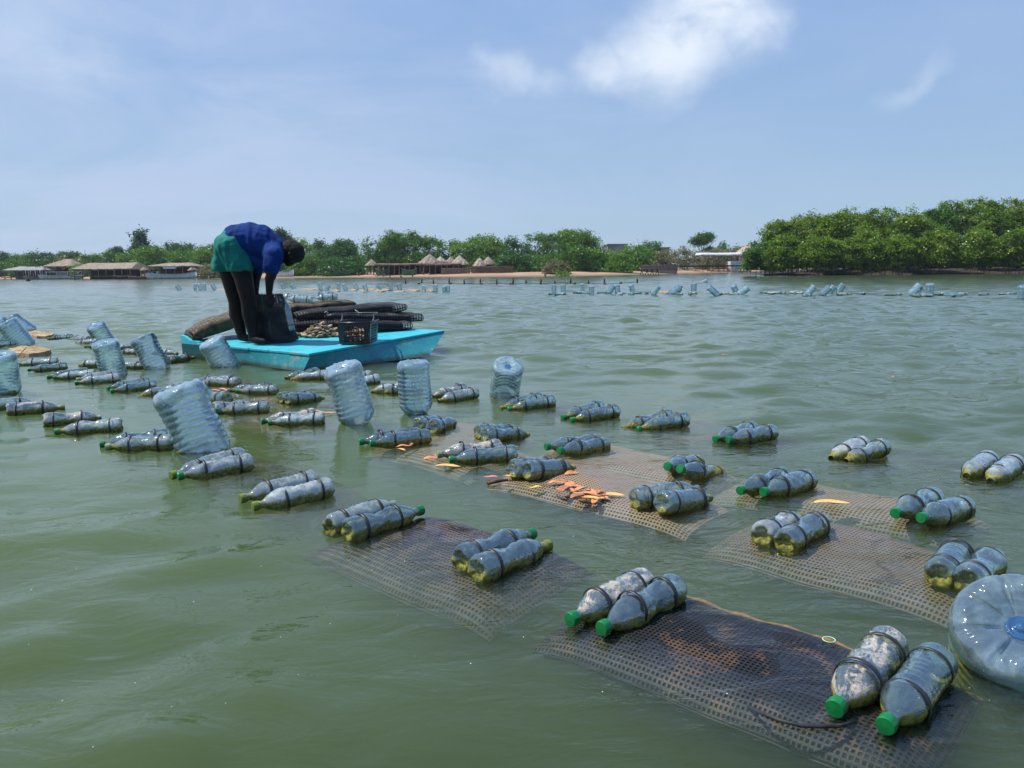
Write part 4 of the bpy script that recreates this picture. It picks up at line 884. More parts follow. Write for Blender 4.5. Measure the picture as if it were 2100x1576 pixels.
# hem: flatten everything under the hem line so the legs of the shorts end in a clean edge
hz = P(475, 557, 0).z
for v in ms.vertices:
    if v.co.z < hz: v.co.z = hz + (v.co.z - hz) * .04
part('shorts', ms, M_SHORTS)
b = MB(); b.tube([P(x, y, -.135 - .02 * abs(math.sin(i))) for i, (x, y) in enumerate(((463, 478), (469, 486), (475, 496)))], .004, 5)
hair = blob_mesh([(P(596, 513, 0), .086, P(603, 517, 0), .088), (P(606, 520, 0), .078, P(608, 522, 0), .07)], .008, 2, wr(60, .004))
part('hair', hair, simple("black_hair", (.008, .007, .007), (.014, .012, .012), 80, rough=.9, world=True, bump=.004))
# ---------------------------------------------------------------- far bank
SH = [(-900, 579), (-300, 576), (0, 573), (200, 573), (360, 572.5), (520, 571.5), (640, 570.5), (800, 569.5), (950, 569), (1080, 568), (1200, 566.5), (1330, 563.5), (1450, 560.5), (1560, 559), (1620, 558), (1800, 556.5), (2100, 553.5), (2500, 549.5)]
SHW = [at(x, y, 0) for x, y in SH]
def bank_z(d):   # height of the bank at d metres behind the waterline
    return -.25 + .25 * sstep((d + 4) / 4) + .52 * sstep(d / 16) + .25 * sstep((d - 16) / 60)
V = []; F = []; offs = (-6, -3, -1, 0, .6, 1.5, 3, 5, 8, 12, 18, 30, 60, 120, 400)
dense = []
for a, b_ in zip(SHW[:-1], SHW[1:]):
    for k in range(10): dense.append(a.lerp(b_, k / 10))
dense.append(SHW[-1])
for i, p in enumerate(dense):
    jog = 1.2 * mnoise.noise(Vector((p.x * .08, 3, 0))) + .4 * mnoise.noise(Vector((p.x * .5, 8, 0)))
    dirv = Vector((p.x, p.y, 0)).normalized()
    for d in offs:
        q = p + dirv * (d + jog); V.append((q.x, q.y, bank_z(d) + (.05 * mnoise.noise(Vector((q.x * .3, q.y * .3, 0))) if d > 1 else 0)))
n = len(offs)
F = [(i * n + j, (i + 1) * n + j, (i + 1) * n + j + 1, i * n + j + 1) for i in range(len(dense) - 1) for j in range(n - 1)]
def bankmat():
    t = mat("sandy_bank"); p = pos(t); sp = t.add('ShaderNodeSeparateXYZ'); t.l.new(p, sp.inputs[0])
    f = t.noise(t.mapping(p, scale=(1, 1, 1)), .35, 5, .6); g = t.noise(p, 3, 4, .7)
    c = t.mix(t.ramp(f, .35, .65), (.40, .25, .17), (.31, .20, .13)); c = t.mix(t.ramp(g, .5, .7, 0, .6), c, (.24, .15, .10))
    c = t.mix(t.ramp(sp.outputs[2], .20, .03), c, (.17, .13, .09))
    c = t.mix(t.math('MULTIPLY', t.ramp(sp.outputs[2], .50, .62), t.ramp(f, .3, .55)), c, (.09, .11, .03))
    b = princ(t, **{'Base Color': c, 'Roughness': .95, 'Specular IOR Level': .1}); t.l.new(b.outputs[0], t.out.inputs[0]); return t.m
bk = mesh_obj('riverbank', V, F, bankmat(), None, True); tag(bk, 'reddish sand beach and ground along the far side of the river', 'riverbank', kind='structure')
def shoreY(px):
    for (a, ya), (b_, yb) in zip(SH[:-1], SH[1:]):
        if a <= px <= b_: t = (px - a) / (b_ - a); return at(px, ya + (yb - ya) * t, 0).y
    return 100
def ground(px, back):
    """point of the bank a given distance behind the waterline"""
    Y = shoreY(px); p = atd(px, 560, Y); q = Vector((p.x, p.y, 0)); q += q.normalized() * back; q.z = bank_z(back) ; return q
def mpx(Y): return Y / F_PX      # metres per pixel at forward distance Y
def yat(px, py, Y): return atd(px, py, Y).z

# --- thatch, timber
M_THATCH = simple("dry_thatch", (.30, .25, .19), (.16, .13, .10), 3.0, rough=.95, world=True, bump=.05, detail=6)
M_THATCHP = simple("pale_thatch", (.42, .36, .28), (.22, .18, .14), 3.0, rough=.95, world=True, bump=.05, detail=6)
M_REED = simple("reed_wall", (.17, .12, .085), (.09, .065, .05), 6, rough=.95, world=True, bump=.03)
M_TIMBER = simple("weathered_timber", (.20, .15, .11), (.10, .07, .05), 4, rough=.9, world=True)
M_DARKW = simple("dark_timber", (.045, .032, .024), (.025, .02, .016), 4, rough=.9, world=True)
M_WHITE = simple("white_paint", (.66, .68, .68), (.48, .50, .50), 3, rough=.4, world=True)
M_GREENP = simple("green_paint", (.03, .16, .08), (.03, .10, .06), 3, rough=.6, world=True)
M_BLUEP = simple("blue_paint", (.05, .18, .30), (.04, .12, .2), 3, rough=.6, world=True)
M_TIN = simple("grey_tin", (.27, .27, .26), (.18, .17, .16), 2, rough=.5, world=True)
M_CONC = simple("grey_concrete", (.30, .29, .28), (.20, .19, .18), .8, rough=.95, world=True, bump=.02)
def rise(root_p): bpy.context.view_layer.update()
def thatch_cone(b, c, r, z0, z1, seg=30, tiers=3, sd=0.0):
    """ragged conical roof, apex at z1"""
    prof = []; 
    for k in range(tiers * 2 + 1):
        t = k / (tiers * 2); rr = r * (1 - t) ** .95 + .02; zz = z0 + (z1 - z0) * t
        prof.append((zz, rr)); 
        if k % 2 == 1 and k < tiers * 2 - 1: prof.append((zz + .02, rr * .94))
    prof = [(z0 + .04, r * .93)] + prof; st = len(b.v)
    b.lathe([(z - z0, q) for z, q in prof], seg, lambda a, i, z, q: (q * (1 + .05 * math.sin(a * 7 + sd) + .04 * math.sin(a * 17 + i)), z - (.10 * abs(math.sin(a * 11 + sd)) if i <= 1 else 0)))
    b.tube([Vector((0, 0, (z1 - z0) * .93)), Vector((0, 0, (z1 - z0) * 1.16))], [.06, .03], 6)
    b.xf(Matrix.Translation((c.x, c.y, z0)), st)
def hut(px, ytop, yeave, halfw, back, label, base=None, m=M_THATCH, wall=True, wallw=.78):
    g = ground(px, back); Y = g.y; r = halfw * mpx(Y); zt = yat(px, ytop, Y) - .0; ze = yat(px, yeave, Y); zt -= (zt - ze) * .13
    root = empty('thatched_hut', g); tag(root, label, 'hut', 'round thatched huts on the beach'); rise(g)
    b = MB(); thatch_cone(b, g, r, ze, zt, sd=px); child(b.build('roof', m, None, False), root)
    if wall:
        b = MB(); st = 0; b.lathe([(g.z - .2, r * wallw), (ze + .15, r * wallw)], 24); b.xf(Matrix.Translation((g.x, g.y, 0))); child(b.build('wall', M_REED, None, True), root)
        b = MB(); d = -Vector((g.x, g.y, 0)).normalized(); c = Vector((g.x, g.y, 0)) + d * r * wallw; b.box(None, (.8, .06, (ze - g.z) * .8), M=Matrix.Translation((c.x, c.y, g.z + (ze - g.z) * .4)) @ Matrix.Rotation(math.atan2(d.y, d.x) + math.pi / 2, 4, 'Z')); child(b.build('door', M_DARKW, None, False), root)
    else:
        for k in range(4):
            a = k * math.pi / 2 + .5; b = MB(); b.tube([Vector((g.x + r * .7 * math.cos(a), g.y + r * .7 * math.sin(a), g.z - .3)), Vector((g.x + r * .7 * math.cos(a), g.y + r * .7 * math.sin(a), ze + .2))], .07, 6); child(b.build('post', M_TIMBER, None, True), root)
    return root
hut(882, 519, 539, 23, 14, 'tallest conical thatched hut at the right end of the dark pavilion', wallw=.7)
hut(904, 524, 538, 14, 19, 'small cone roof peeping out right of the tallest hut', m=M_THATCHP)
hut(925, 525, 538, 12, 22, 'dim cone roof behind, between two pale ones')
hut(943, 521, 542, 19, 13, 'pale steep thatched hut behind the reed fence', m=M_THATCHP)
hut(984, 526, 545, 14, 13, 'left one of the two small huts side by side', m=M_THATCHP)
hut(1002, 524, 542, 16, 15, 'right one of the two small huts side by side')
hut(763, 530, 544, 13, 9, 'open thatched parasol left of the dark pavilion', wall=False)
hut(296, 547, 554, 8, 6, 'small thatched parasol right of the long lodge', wall=False)
hut(395, 545, 554, 9, 5, 'small thatched parasol right of the lodge with a white awning', wall=False)
hut(411, 542, 552, 8, 9, 'tiny thatched parasol at the edge of the brown bushes', wall=False)

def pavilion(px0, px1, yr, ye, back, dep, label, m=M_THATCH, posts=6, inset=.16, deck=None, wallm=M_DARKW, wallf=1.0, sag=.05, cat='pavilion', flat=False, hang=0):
    pc = (px0 + px1) / 2; g = ground(pc, back); Y = g.y; x0 = atd(px0, 560, Y).x; x1 = atd(px1, 560, Y).x; ze = yat(pc, ye, Y); zr = yat(pc, yr, Y)
    root = empty('pavilion', g); tag(root, label, cat); rise(g)
    L = x1 - x0; y0, y1 = Y - dep * .25, Y + dep * .75; ins = L * inset; ym = (y0 + y1) / 2
    b = MB(); K = 14; top = []; 
    def row(xa, xb, y, z, jag=0, ph=0): return [(xa + (xb - xa) * k / K, y, z - (jag * abs(math.sin(k * 2.3 + ph))) - sag * math.sin(math.pi * k / K)) for k in range(K + 1)]
    rows = [row(x0, x1, y0, ze - .12, .12), row(x0, x1, y0, ze, .05), row(x0 + ins, x1 - ins, ym if not flat else y0 + .3, zr, .04, 2), row(x0 + ins * .9, x1 - ins * .9, ym + .4 if not flat else y1 - .3, zr, .04, 3), row(x0, x1, y1, ze, .05), row(x0, x1, y1, ze - .12, .1)]
    V = [p for r_ in rows for p in r_]; F = []
    for i in range(len(rows) - 1):
        for k in range(K): F.append((i * (K + 1) + k, i * (K + 1) + k + 1, (i + 1) * (K + 1) + k + 1, (i + 1) * (K + 1) + k))
    for k in (0, K): F.append(tuple(i * (K + 1) + k for i in range(len(rows)))[::(1 if k else -1)])
    b.add(V, F); o = b.build('roof', m, None, False); child(o, root)
    for k in range(posts):
        x = x0 + L * (.04 + .92 * k / max(1, posts - 1)) + .15 * math.sin(k * 3.1); b = MB(); b.tube([(x, y0 + .15, -.3 if deck else g.z - .3), (x + .05, y0 + .15, ze)], .07, 6); child(b.build('post', M_TIMBER, None, True), root)
    if wallf: 
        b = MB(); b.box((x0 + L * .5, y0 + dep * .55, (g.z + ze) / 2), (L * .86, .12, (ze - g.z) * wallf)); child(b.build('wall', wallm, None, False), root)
    if deck: 
        b = MB(); b.box((x0 + L * .52, y0 + .2, yat(pc, deck, Y)), (L * 1.0, 1.6, .12)); child(b.build('deck', M_TIMBER, None, False), root)
    return root, x0, x1, y0, y1, ze, zr, g
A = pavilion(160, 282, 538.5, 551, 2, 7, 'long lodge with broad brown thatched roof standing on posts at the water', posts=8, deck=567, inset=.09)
B_ = pavilion(14, 97, 546, 553.5, 2, 5, 'low open shelter with grey roof near the left picture edge', m=M_TIN, posts=7, deck=569, inset=.22, wallm=M_REED)
C_ = pavilion(100, 158, 531, 545.5, 12, 6, 'tiered brown thatched roof rising behind the boat with a canopy', inset=.42, posts=4)
D_ = pavilion(312, 404, 538.5, 545, 5, 6, 'dark lodge with shallow roof and a white awning', posts=6, inset=.28)
g = D_[7]; b = MB(); Y = D_[3] - .1; xa, xb = atd(341, 550, Y).x, atd(362, 550, Y).x; b.box(((xa + xb) / 2, Y - .5, yat(352, 549.5, Y)), (xb - xa, .9, yat(352, 547, Y) - yat(352, 551.5, Y)), M=None); child(b.build('awning', M_WHITE, None, False), D_[0])
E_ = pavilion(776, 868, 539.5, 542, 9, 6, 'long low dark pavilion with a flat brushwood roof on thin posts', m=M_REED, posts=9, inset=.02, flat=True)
H_ = pavilion(868, 945, 539, 541.5, 10, 5, 'flat brushwood shade roof under the conical huts', m=M_REED, posts=7, inset=.02, flat=True, wallf=.9)
I_ = pavilion(1434, 1518, 518, 521.5, 7, 4, 'open shed with pale canvas roof beside the mangroves', m=M_WHITE, posts=8, inset=.02, flat=True, wallf=0)
K_ = pavilion(1022, 1054, 529, 545, 14, 4, 'dark pitched hut half hidden by leaves', inset=.35, posts=3, m=M_REED)
hut(1534, 496, 517, 24, 12, 'pale thatched roof vanishing behind the mangroves', m=M_THATCHP)
# flat roof blocks behind the trees
for px0, px1, yt, lb in ((1246, 1286, 500, 'grey concrete block showing above the trees, taller one'), (1345, 1372, 507, 'grey concrete block showing above the scrub, lower one')):
    g = ground((px0 + px1) / 2, 45); Y = g.y; xa, xb = atd(px0, 560, Y).x, atd(px1, 560, Y).x; zt = yat((px0 + px1) / 2, yt, Y); root = empty('concrete_building', g); tag(root, lb, 'building'); rise(g)
    b = MB(); b.box(((xa + xb) / 2, Y + 2.5, (zt + g.z) / 2 - .2), (xb - xa, 5, zt - g.z)); child(b.build('wall', M_CONC, None, False), root)
    b = MB(); b.box(((xa + xb) / 2, Y + 2.5, zt - .12), (xb - xa + .3, 5.3, .16)); child(b.build('roof', M_CONC, None, False), root)
def reedfence(px0, px1, yt, back, label, m=M_REED, rails=True):
    g = ground((px0 + px1) / 2, back); Y = g.y; xa, xb = atd(px0, 560, Y).x, atd(px1, 560, Y).x; h = yat((px0 + px1) / 2, yt, Y) - g.z
    root = empty('reed_fence', g); tag(root, label, 'fence'); rise(g); b = MB(); n = int((xb - xa) / .16); rs = random.Random(int(px0))
    for i in range(n):
        x = xa + (xb - xa) * i / n; hh = h * rs.uniform(.88, 1.06); b.box((x, Y + rs.uniform(-.03, .03), g.z - .2 + hh / 2), (.14, .05, hh + .2))
    child(b.build('slats', m, None, False), root)
    for zf in (.35, .8): bb = MB(); bb.tube([(xa, Y - .06, g.z + h * zf), (xb, Y - .06, g.z + h * zf)], .035, 5); child(bb.build('rail', M_TIMBER, None, True), root)
reedfence(906, 966, 548.5, 9, 'pale reed fence in front of the steep thatched hut', simple("pale_reeds", (.24, .18, .13), (.15, .11, .08), 6, rough=.95, world=True))
reedfence(968, 1054, 544.5, 10.5, 'darker reed fence enclosing the two small huts')
reedfence(1315, 1390, 541, 5, 'grey brushwood fence right of the trestle table', simple("grey_brushwood", (.22, .19, .17), (.12, .10, .09), 6, rough=.95, world=True))
# long low oyster rack on the sand
g = ground(1460, 4); Y = g.y; xa, xb = atd(1388, 560, Y).x, atd(1536, 560, Y).x; root = empty('oyster_rack', g); tag(root, 'long low dark rack on the sand in front of the canvas shed', 'rack'); rise(g)
b = MB(); zt = yat(1460, 546.0, Y)
b.box(((xa + xb) / 2, Y, zt), (xb - xa, .8, .22)); child(b.build('rack_top', M_DARKW, None, False), root)
for k in range(9): x = xa + (xb - xa) * (k + .3) / 9; bb = MB(); bb.tube([(x, Y - .3, g.z - .2), (x, Y - .3, zt)], .04, 5); child(bb.build('leg', M_TIMBER, None, True), root)
# trestle table standing at the water's edge
gY = shoreY(1332) - 9; xa, xb = atd(1313, 560, gY).x, atd(1352, 560, gY).x; zt = yat(1332, 551.5, gY); root = empty('trestle_table', ((xa + xb) / 2, gY, 0)); tag(root, 'wooden trestle table standing at the water edge below the trees', 'table'); rise(0)
b = MB(); b.box(((xa + xb) / 2, gY, zt), (xb - xa, .9, .09)); child(b.build('table_top', M_THATCHP, None, False), root)
for k in range(4):
    x = xa + (xb - xa) * (k + .3) / 3.7
    for s_ in (-.25, .25): bb = MB(); bb.tube([(x - s_, gY + s_, -.2), (x + s_ * .6, gY + s_, zt)], .045, 5); child(bb.build('leg', M_DARKW, None, True), root)

# --- boats
def boat(px0, px1, ysheer, ywater, Y, label, m=M_WHITE, canopy=None, beam=.22, flat=.25, cabin=None, group=None, parts=True, flip=1, inner=M_TIN, z0=None):
    pc = (px0 + px1) / 2; xa, xb = atd(px0, 560, Y).x, atd(px1, 560, Y).x; L = xb - xa; zb = z0 if z0 is not None else 0.0; zs = max(yat(pc, ysheer, Y), zb + .3)
    root = empty('boat', ((xa + xb) / 2, Y, zb)); tag(root, label, 'boat', group); rise(0)
    W_ = L * beam; n = 18; V = []; F = []; ring = []
    for i in range(n + 1):
        t = i / n; w_ = W_ / 2 * (math.sin(math.pi * min(.97, max(.03, (t * .9 + .05)))) ** .45); up = (zs - zb) * (.35 * (abs(2 * t - 1) ** 3)) * (1 + .6 * (t if flip > 0 else 1 - t)); x = xa + L * t; ki = zb - .15 + .3 * abs(2 * t - 1) ** 4
        ring.append([(x, Y - w_, zs + up), (x, Y - w_ * .75, (zs + ki) / 2), (x, Y, ki), (x, Y + w_ * .75, (zs + ki) / 2), (x, Y + w_, zs + up), (x, Y + w_ * .9, zs + up), (x, Y + w_ * .6, zs - .25), (x, Y - w_ * .6, zs - .25), (x, Y - w_ * .9, zs + up)])
    m9 = 9
    V = [p for r_ in ring for p in r_]; F = [(i * m9 + k, (i + 1) * m9 + k, (i + 1) * m9 + (k + 1) % m9, i * m9 + (k + 1) % m9) for i in range(n) for k in range(m9)] + [tuple(range(m9))[::-1], tuple(n * m9 + k for k in range(m9))]
    child(mesh_obj('hull', V, F, m, None, False), root)
    b = MB()
    for s_ in (-1, 1): b.tube([Vector(ring[i][0 if s_ < 0 else 4]) + Vector((0, 0, .02)) for i in range(n + 1)], .035, 5)
    child(b.build('gunwale', M_BLUEP if m is M_WHITE else M_TIMBER, None, True), root)
    if canopy:
        yc, c0, c1 = canopy; zc = yat(pc, yc, Y); a0, a1 = atd(c0, 560, Y).x, atd(c1, 560, Y).x; b = MB(); b.box(((a0 + a1) / 2, Y, zc), (a1 - a0, W_ * .9, .09)); child(b.build('canopy', M_WHITE, None, False), root)
        for k in range(4):
            for s_ in (-.4, .4): x = a0 + (a1 - a0) * (.04 + .92 * k / 3); bb = MB(); bb.tube([(x, Y + W_ * s_, zs - .2), (x, Y + W_ * s_, zc)], .03, 5); child(bb.build('post', M_WHITE, None, True), root)
    if cabin: c0, c1, yc = cabin; a0, a1 = atd(c0, 560, Y).x, atd(c1, 560, Y).x; zc = yat(pc, yc, Y); b = MB(); b.box(((a0 + a1) / 2, Y, (zs + zc) / 2), (a1 - a0, W_ * .6, zc - zs + .2)); child(b.build('cabin', M_TIN, None, False), root)
    return root
YL = shoreY(120)
boat(80, 170, 566.5, 573, YL - 5, 'white passenger boat with a flat canopy moored at the left', canopy=(558.0, 96, 166), cabin=(122, 140, 560), beam=.17)
boat(48, 90, 568.5, 573, YL - 3, 'small pale boat under a white frame left of the passenger boat', m=M_TIN, canopy=(554.5, 54, 86), beam=.25)
boat(300, 402, 563.5, 571, shoreY(350) - 4, 'long grey white open boat with blue trim before the lodge with awning', beam=.15)
boat(232, 268, 567.5, 572, shoreY(250) - 3, 'low dark pirogue between the long lodge and the grey boat', m=M_DARKW, beam=.18)
boat(262, 320, 569, 573, shoreY(290) - 7, 'low rusty pirogue in front of the grey boat', m=M_REED, beam=.14)
g = ground(583, 5); boat(564, 602, 558.5, 563, g.y, 'white hull pulled up on the sand behind the man', beam=.28, z0=g.z)
for a0, a1, yy, lb in ((684, 720, 557.5, 'green boat on the sand right of the low bushes'), (771, 796, 555, 'green boat drawn up under the thatched parasol'), (824, 855, 555, 'green boat in front of the dark pavilion')):
    g = ground((a0 + a1) / 2, 7); boat(a0, a1, yy, 560, g.y, lb, m=M_GREENP, beam=.3, z0=g.z + .05)
# white boat seen bow on by the shed
g = ground(1509, 3.0); Y = g.y; b = MB(); xa, xb = atd(1497, 560, Y).x, atd(1521, 560, Y).x; w_ = (xb - xa) / 2; zs = yat(1509, 536, Y); root = empty('boat', g); tag(root, 'white boat seen bow on, standing by the canvas shed', 'boat'); rise(0)
V = []
for j, (yy, sc) in enumerate(((0, .96), (.9, 1.0), (2.4, .95), (3.2, .8))):
    for k in range(13): a = math.pi * k / 12; V.append(((xa + xb) / 2 - w_ * sc * math.cos(a), Y + yy, zs - (zs - g.z + .05) * (math.sin(a) ** .8) * (1 if j else .95)))
F = [(j * 13 + k, j * 13 + k + 1, (j + 1) * 13 + k + 1, (j + 1) * 13 + k) for j in range(3) for k in range(12)] + [tuple(range(13)), tuple(39 + k for k in range(13))[::-1]] + [(j * 13, (j + 1) * 13, (j + 1) * 13 + 12, j * 13 + 12) for j in range(3)]
b.add(V, F); child(b.build('hull', M_WHITE, None, False), root)
b = MB(); b.tube([((xa + xb) / 2, Y + 1.2, zs), ((xa + xb) / 2, Y + 1.2, zs + 1.1)], .03, 5); child(b.build('mast', M_TIMBER, None, True), root)

# --- stakes with a rope, small floats
stakes = [(832, 573, 582), (865, 571, 581), (889, 574, 582), (921, 571, 582), (952, 574, 583), (985, 572, 583), (1019, 573.5, 583), (1052, 571, 583), (1079, 574.5, 582), (1109, 572, 583), (1138, 576, 582), (1170, 571, 581), (1207, 576, 582), (1239, 572, 583), (1307, 572, 580)]
ST = empty('tmp'); bpy.data.objects.remove(ST)
Yst = at(1050, 582.5, 0).y; proto = None; bm_ = MB(); bm_.tube([(0, 0, -.5), (.004, 0, .5), (0, 0, 1.0)], [.045, .043, .038], 7); stake_me = bm_.build('tmp', M_DARKW, None, True, link=False)
sme = stake_me.data; bpy.data.objects.remove(stake_me)
for i, (x, y0, y1) in enumerate(stakes):
    p = at(x, y1, 0); h = max(.12, yat(x, y0, p.y)); o = bpy.data.objects.new('stake', sme); COL.objects.link(o); o.matrix_world = Matrix.Translation(p) @ Matrix.Rotation(.06 * math.sin(i * 3), 4, 'Y') @ Matrix.Diagonal((1, 1, h, 1))
    tag(o, ORD[i] + ' dark stake from the left in the roped row standing in the river', 'stake', 'stakes in the river')
b = MB(); b.tube([at(x, y1 - 1.2, .05) + Vector((0, 0, -.03 * (i % 2))) for i, (x, y0, y1) in enumerate(stakes)], .012, 5); tag(b.build('rope', M_ROPEB, None, True), 'thin dark rope strung along the row of stakes', 'rope')
fl = MB(); fl.lathe([(-.07, .001), (-.06, .05), (0, .085), (.06, .05), (.07, .001)], 12); flo = fl.build('tmp', M_BLACK, None, True, link=False); flm = flo.data; bpy.data.objects.remove(flo)
for x, y in ((798, 580.5), (859, 582), (924, 582), (1047, 583), (1178, 582.5), (1240, 583), (1273, 581), (987, 582.5)):
    o = bpy.data.objects.new('buoy', flm); COL.objects.link(o); o.location = at(x, y, .03); tag(o, 'small black float bobbing near the row of stakes', 'buoy', 'small black floats')
p = at(58, 577, 0); b = MB(); b.tube([p + Vector((0, 0, -.3)), p + Vector((0, 0, .35))], .12, 7); b.tube([p + Vector((-.3, 0, .05)), p + Vector((.3, 0, .1))], .07, 6); tag(b.build('mooring_post', M_DARKW, None, True), 'short black mooring post in the water at the far left', 'post')

# --- far rows of jugs, bottles, foam
GJ = 'far rows of upturned jugs'
def farjug(x, yb, yt, w_, tilt, lab, v=0):
    jug(x, yb, x + tilt, yt, w_, .05, lab, v, GJ, parts=w_ >= 9)
FJ = [(1136, 602, 585, 10, 0), (1155, 602, 585, 11, 0), (1194, 600, 583, 10, 0), (1213, 604, 588, 11, 0), (1246, 603, 586, 13, 12), (1267, 602, 585, 12, -2), (1299, 602, 585, 11, -5), (1338, 606, 588, 12, 12), (1372, 605, 590, 15, 22), (1389, 602, 586, 12, 6), (1423, 602, 582, 12, 0), (1474, 607, 590, 13, -20), (1512, 603, 587, 12, -8), (1514, 605, 591, 14, 20), (1441, 580, 575, 8, 9),
      (1655, 606, 588, 13, 15), (1683, 606, 590, 14, 18), (1700, 603, 588, 12, 10), (1718, 603, 584, 13, 11), (1866, 607, 586, 16, 20), (1906, 606, 584, 17, 2), (1880, 604, 588, 13, 8), (2096, 613, 588, 18, 2)]
for i, (x, yb, yt, w_, tl) in enumerate(FJ):
    lb = {14: 'tiny jug floating alone beyond the far row', 19: 'bright pair member leaning far right in the far row', 20: 'upright jug at the right of the bright far pair', 22: 'jug cut by the right picture edge in the far row'}.get(i, ORD[i] + ' pale jug from the left in the far row right of the raft')
    farjug(x, yb, yt, w_, tl, lb, i % 4)
FL = [(370, 595, 587, 8, -8), (400, 595, 583, 7, 0), (412, 595, 583, 8, -4), (419, 594, 582, 8, 0), (441, 595, 583, 8, -6), (584, 592, 583, 7, -6), (604, 592, 584, 8, -7), (659, 597, 581, 8, -4), (668, 596, 585, 9, 7), (694, 594, 581, 7, 0), (710, 596, 583, 9, -5), (733, 595, 583, 8, -6), (752, 598, 584, 9, -5), (782, 594, 585, 6, -10), (803, 596, 581, 8, -4), (821, 596, 583, 9, -4), (869, 598, 586, 9, 0), (893, 599, 585, 10, 0), (911, 599, 588, 8, 0), (919, 599, 587, 8, 0)]
for i, (x, yb, yt, w_, tl) in enumerate(FL): farjug(x, yb, yt, w_, tl, ORD[i] + ' pale jug from the left in the far row crossing behind the man', i % 4)
GB2 = 'far row of strapped bottles'
rs = random.Random(77)
def fbottle(x, y, lab, ang=None):
    p = at(x, y, .03); a = rs.uniform(-.5, .5) if ang is None else ang; d = Vector((math.cos(a), math.sin(a), 0)) * .16 * rs.choice((-1, 1))
    bottle(None, None, lab, rs.choice('cch'), rs.choice(('g', 'o')), world=(p + d, p - d), group=GB2, straps=0)
for ci, (x0, x1, n_, y0, y1) in enumerate(((1122, 1146, 2, 603, 603), (1148, 1160, 2, 603, 603), (1176, 1206, 6, 600, 602), (1222, 1246, 5, 600, 602), (1268, 1282, 3, 603, 601), (1290, 1312, 4, 602, 600), (1320, 1336, 4, 600, 600), (1362, 1400, 5, 603, 603), (1412, 1430, 4, 602, 602), (1450, 1462, 3, 601, 600), (1474, 1490, 3, 603, 600), (1502, 1522, 3, 604, 603), (1558, 1612, 9, 600, 602), (1622, 1640, 4, 601, 601), (1646, 1660, 2, 607, 606), (1715, 1740, 5, 603, 603), (1758, 1774, 4, 602, 602), (1824, 1846, 5, 604, 603), (1876, 1912, 7, 606, 606), (1922, 1940, 5, 603, 603), (1946, 1964, 4, 606, 605), (1970, 1984, 4, 604, 604), (2014, 2026, 3, 604, 603), (2058, 2080, 5, 603, 603))):
    n_ = max(2, int(n_ * .75))
    for k in range(n_): fbottle(x0 + (x1 - x0) * (k + .5) / n_ + rs.uniform(-1, 1), y0 + (y1 - y0) * k / n_ + rs.uniform(-.7, .7), 'small bottle in the ' + ORD[ci] + ' cluster from the left along the far right row', math.pi / 2 + rs.uniform(-.6, .6))
for x, y in ((843, 580.5), (848, 580.5), (960, 580.5), (966, 580.5), (1085, 579), (1091, 579), (1023, 580)): fbottle(x, y, 'small pale bottle bobbing among the stakes')
GF = 'yellow foam pieces in the far row'
for fi, (x0, x1, y, h) in enumerate(((444, 470, 594.5, .05), (616, 654, 593.5, .04), (680, 700, 597, .07), (716, 733, 595.5, .07), (736, 758, 597, .06), (754, 770, 594.5, .08), (764, 792, 598, .09), (784, 800, 595.5, .06), (806, 832, 598.5, .05), (836, 862, 597.5, .10), (874, 890, 598, .10), (862, 874, 597, .05))):
    slab([(x0, y), ((x0 * 2 + x1) / 3, y - 1.6), (x1, y - .8), (x1 - 1, y + .8), ((x0 + x1 * 2) / 3, y + 1.5), (x0 + 2, y + 1)], h * .5, 'foam_slab', ORD[fi] + ' yellow foam piece from the left in the far row behind the raft', 'foam slab', M_FOAM, group=GF)
slab([(1352, 601), (1362, 599), (1374, 600), (1372, 603), (1356, 603)], .05, 'foam_slab', 'lone tan foam piece in the far row on the right', 'foam slab', M_FOAM)
# ---------------------------------------------------------------- trees
def leaves_mat(name, a, b_, c, sc=.9):
    t = mat(name); p = pos(t)
    at_ = t.add('ShaderNodeAttribute', attribute_name='tone'); tone = at_.outputs['Fac']
    f = t.noise(p, sc, 4, .6)
    col = t.mix(t.ramp(f, .35, .65), a, b_); col = t.mix(t.ramp(tone, .55, 1.0, 0, .85), col, c); col = t.mix(t.ramp(tone, .35, 0.0, 0, .6), col, tuple(x * .45 for x in b_))
    d = t.add('ShaderNodeBsdfDiffuse'); t.l.new(col, d.inputs['Color']); tl = t.add('ShaderNodeBsdfTranslucent'); t.l.new(col, tl.inputs['Color'])
    g = t.add('ShaderNodeBsdfGlossy'); t.set(g, {'Roughness': .35, 'Color': (1, 1, 1, 1)})
    s = t.shmix(.38, d.outputs[0], tl.outputs[0]); s = t.shmix(.015, s, g.outputs[0]); t.l.new(s, t.out.inputs[0]); return t.m
LM = {'g': leaves_mat("green_leaves", (.095, .22, .030), (.062, .155, .026), (.16, .31, .04)), 'd': leaves_mat("dark_leaves", (.060, .16, .036), (.042, .12, .030), (.10, .22, .04)),
      'b': leaves_mat("bright_leaves", (.14, .28, .034), (.10, .21, .030), (.20, .35, .05)), 's': leaves_mat("dry_scrub", (.22, .22, .10), (.16, .17, .08), (.30, .27, .14)), 'm': leaves_mat("mangrove_leaves", (.155, .265, .022), (.095, .185, .020), (.27, .36, .045), .8), 'p': leaves_mat("feathery_leaves", (.07, .14, .07), (.05, .11, .06), (.11, .18, .09))}
M_BARK = simple("grey_bark", (.13, .10, .08), (.07, .055, .045), 4, rough=.95, world=True)
M_ROOT = simple("mangrove_root", (.16, .12, .09), (.07, .05, .04), 6, rough=.9, world=True)
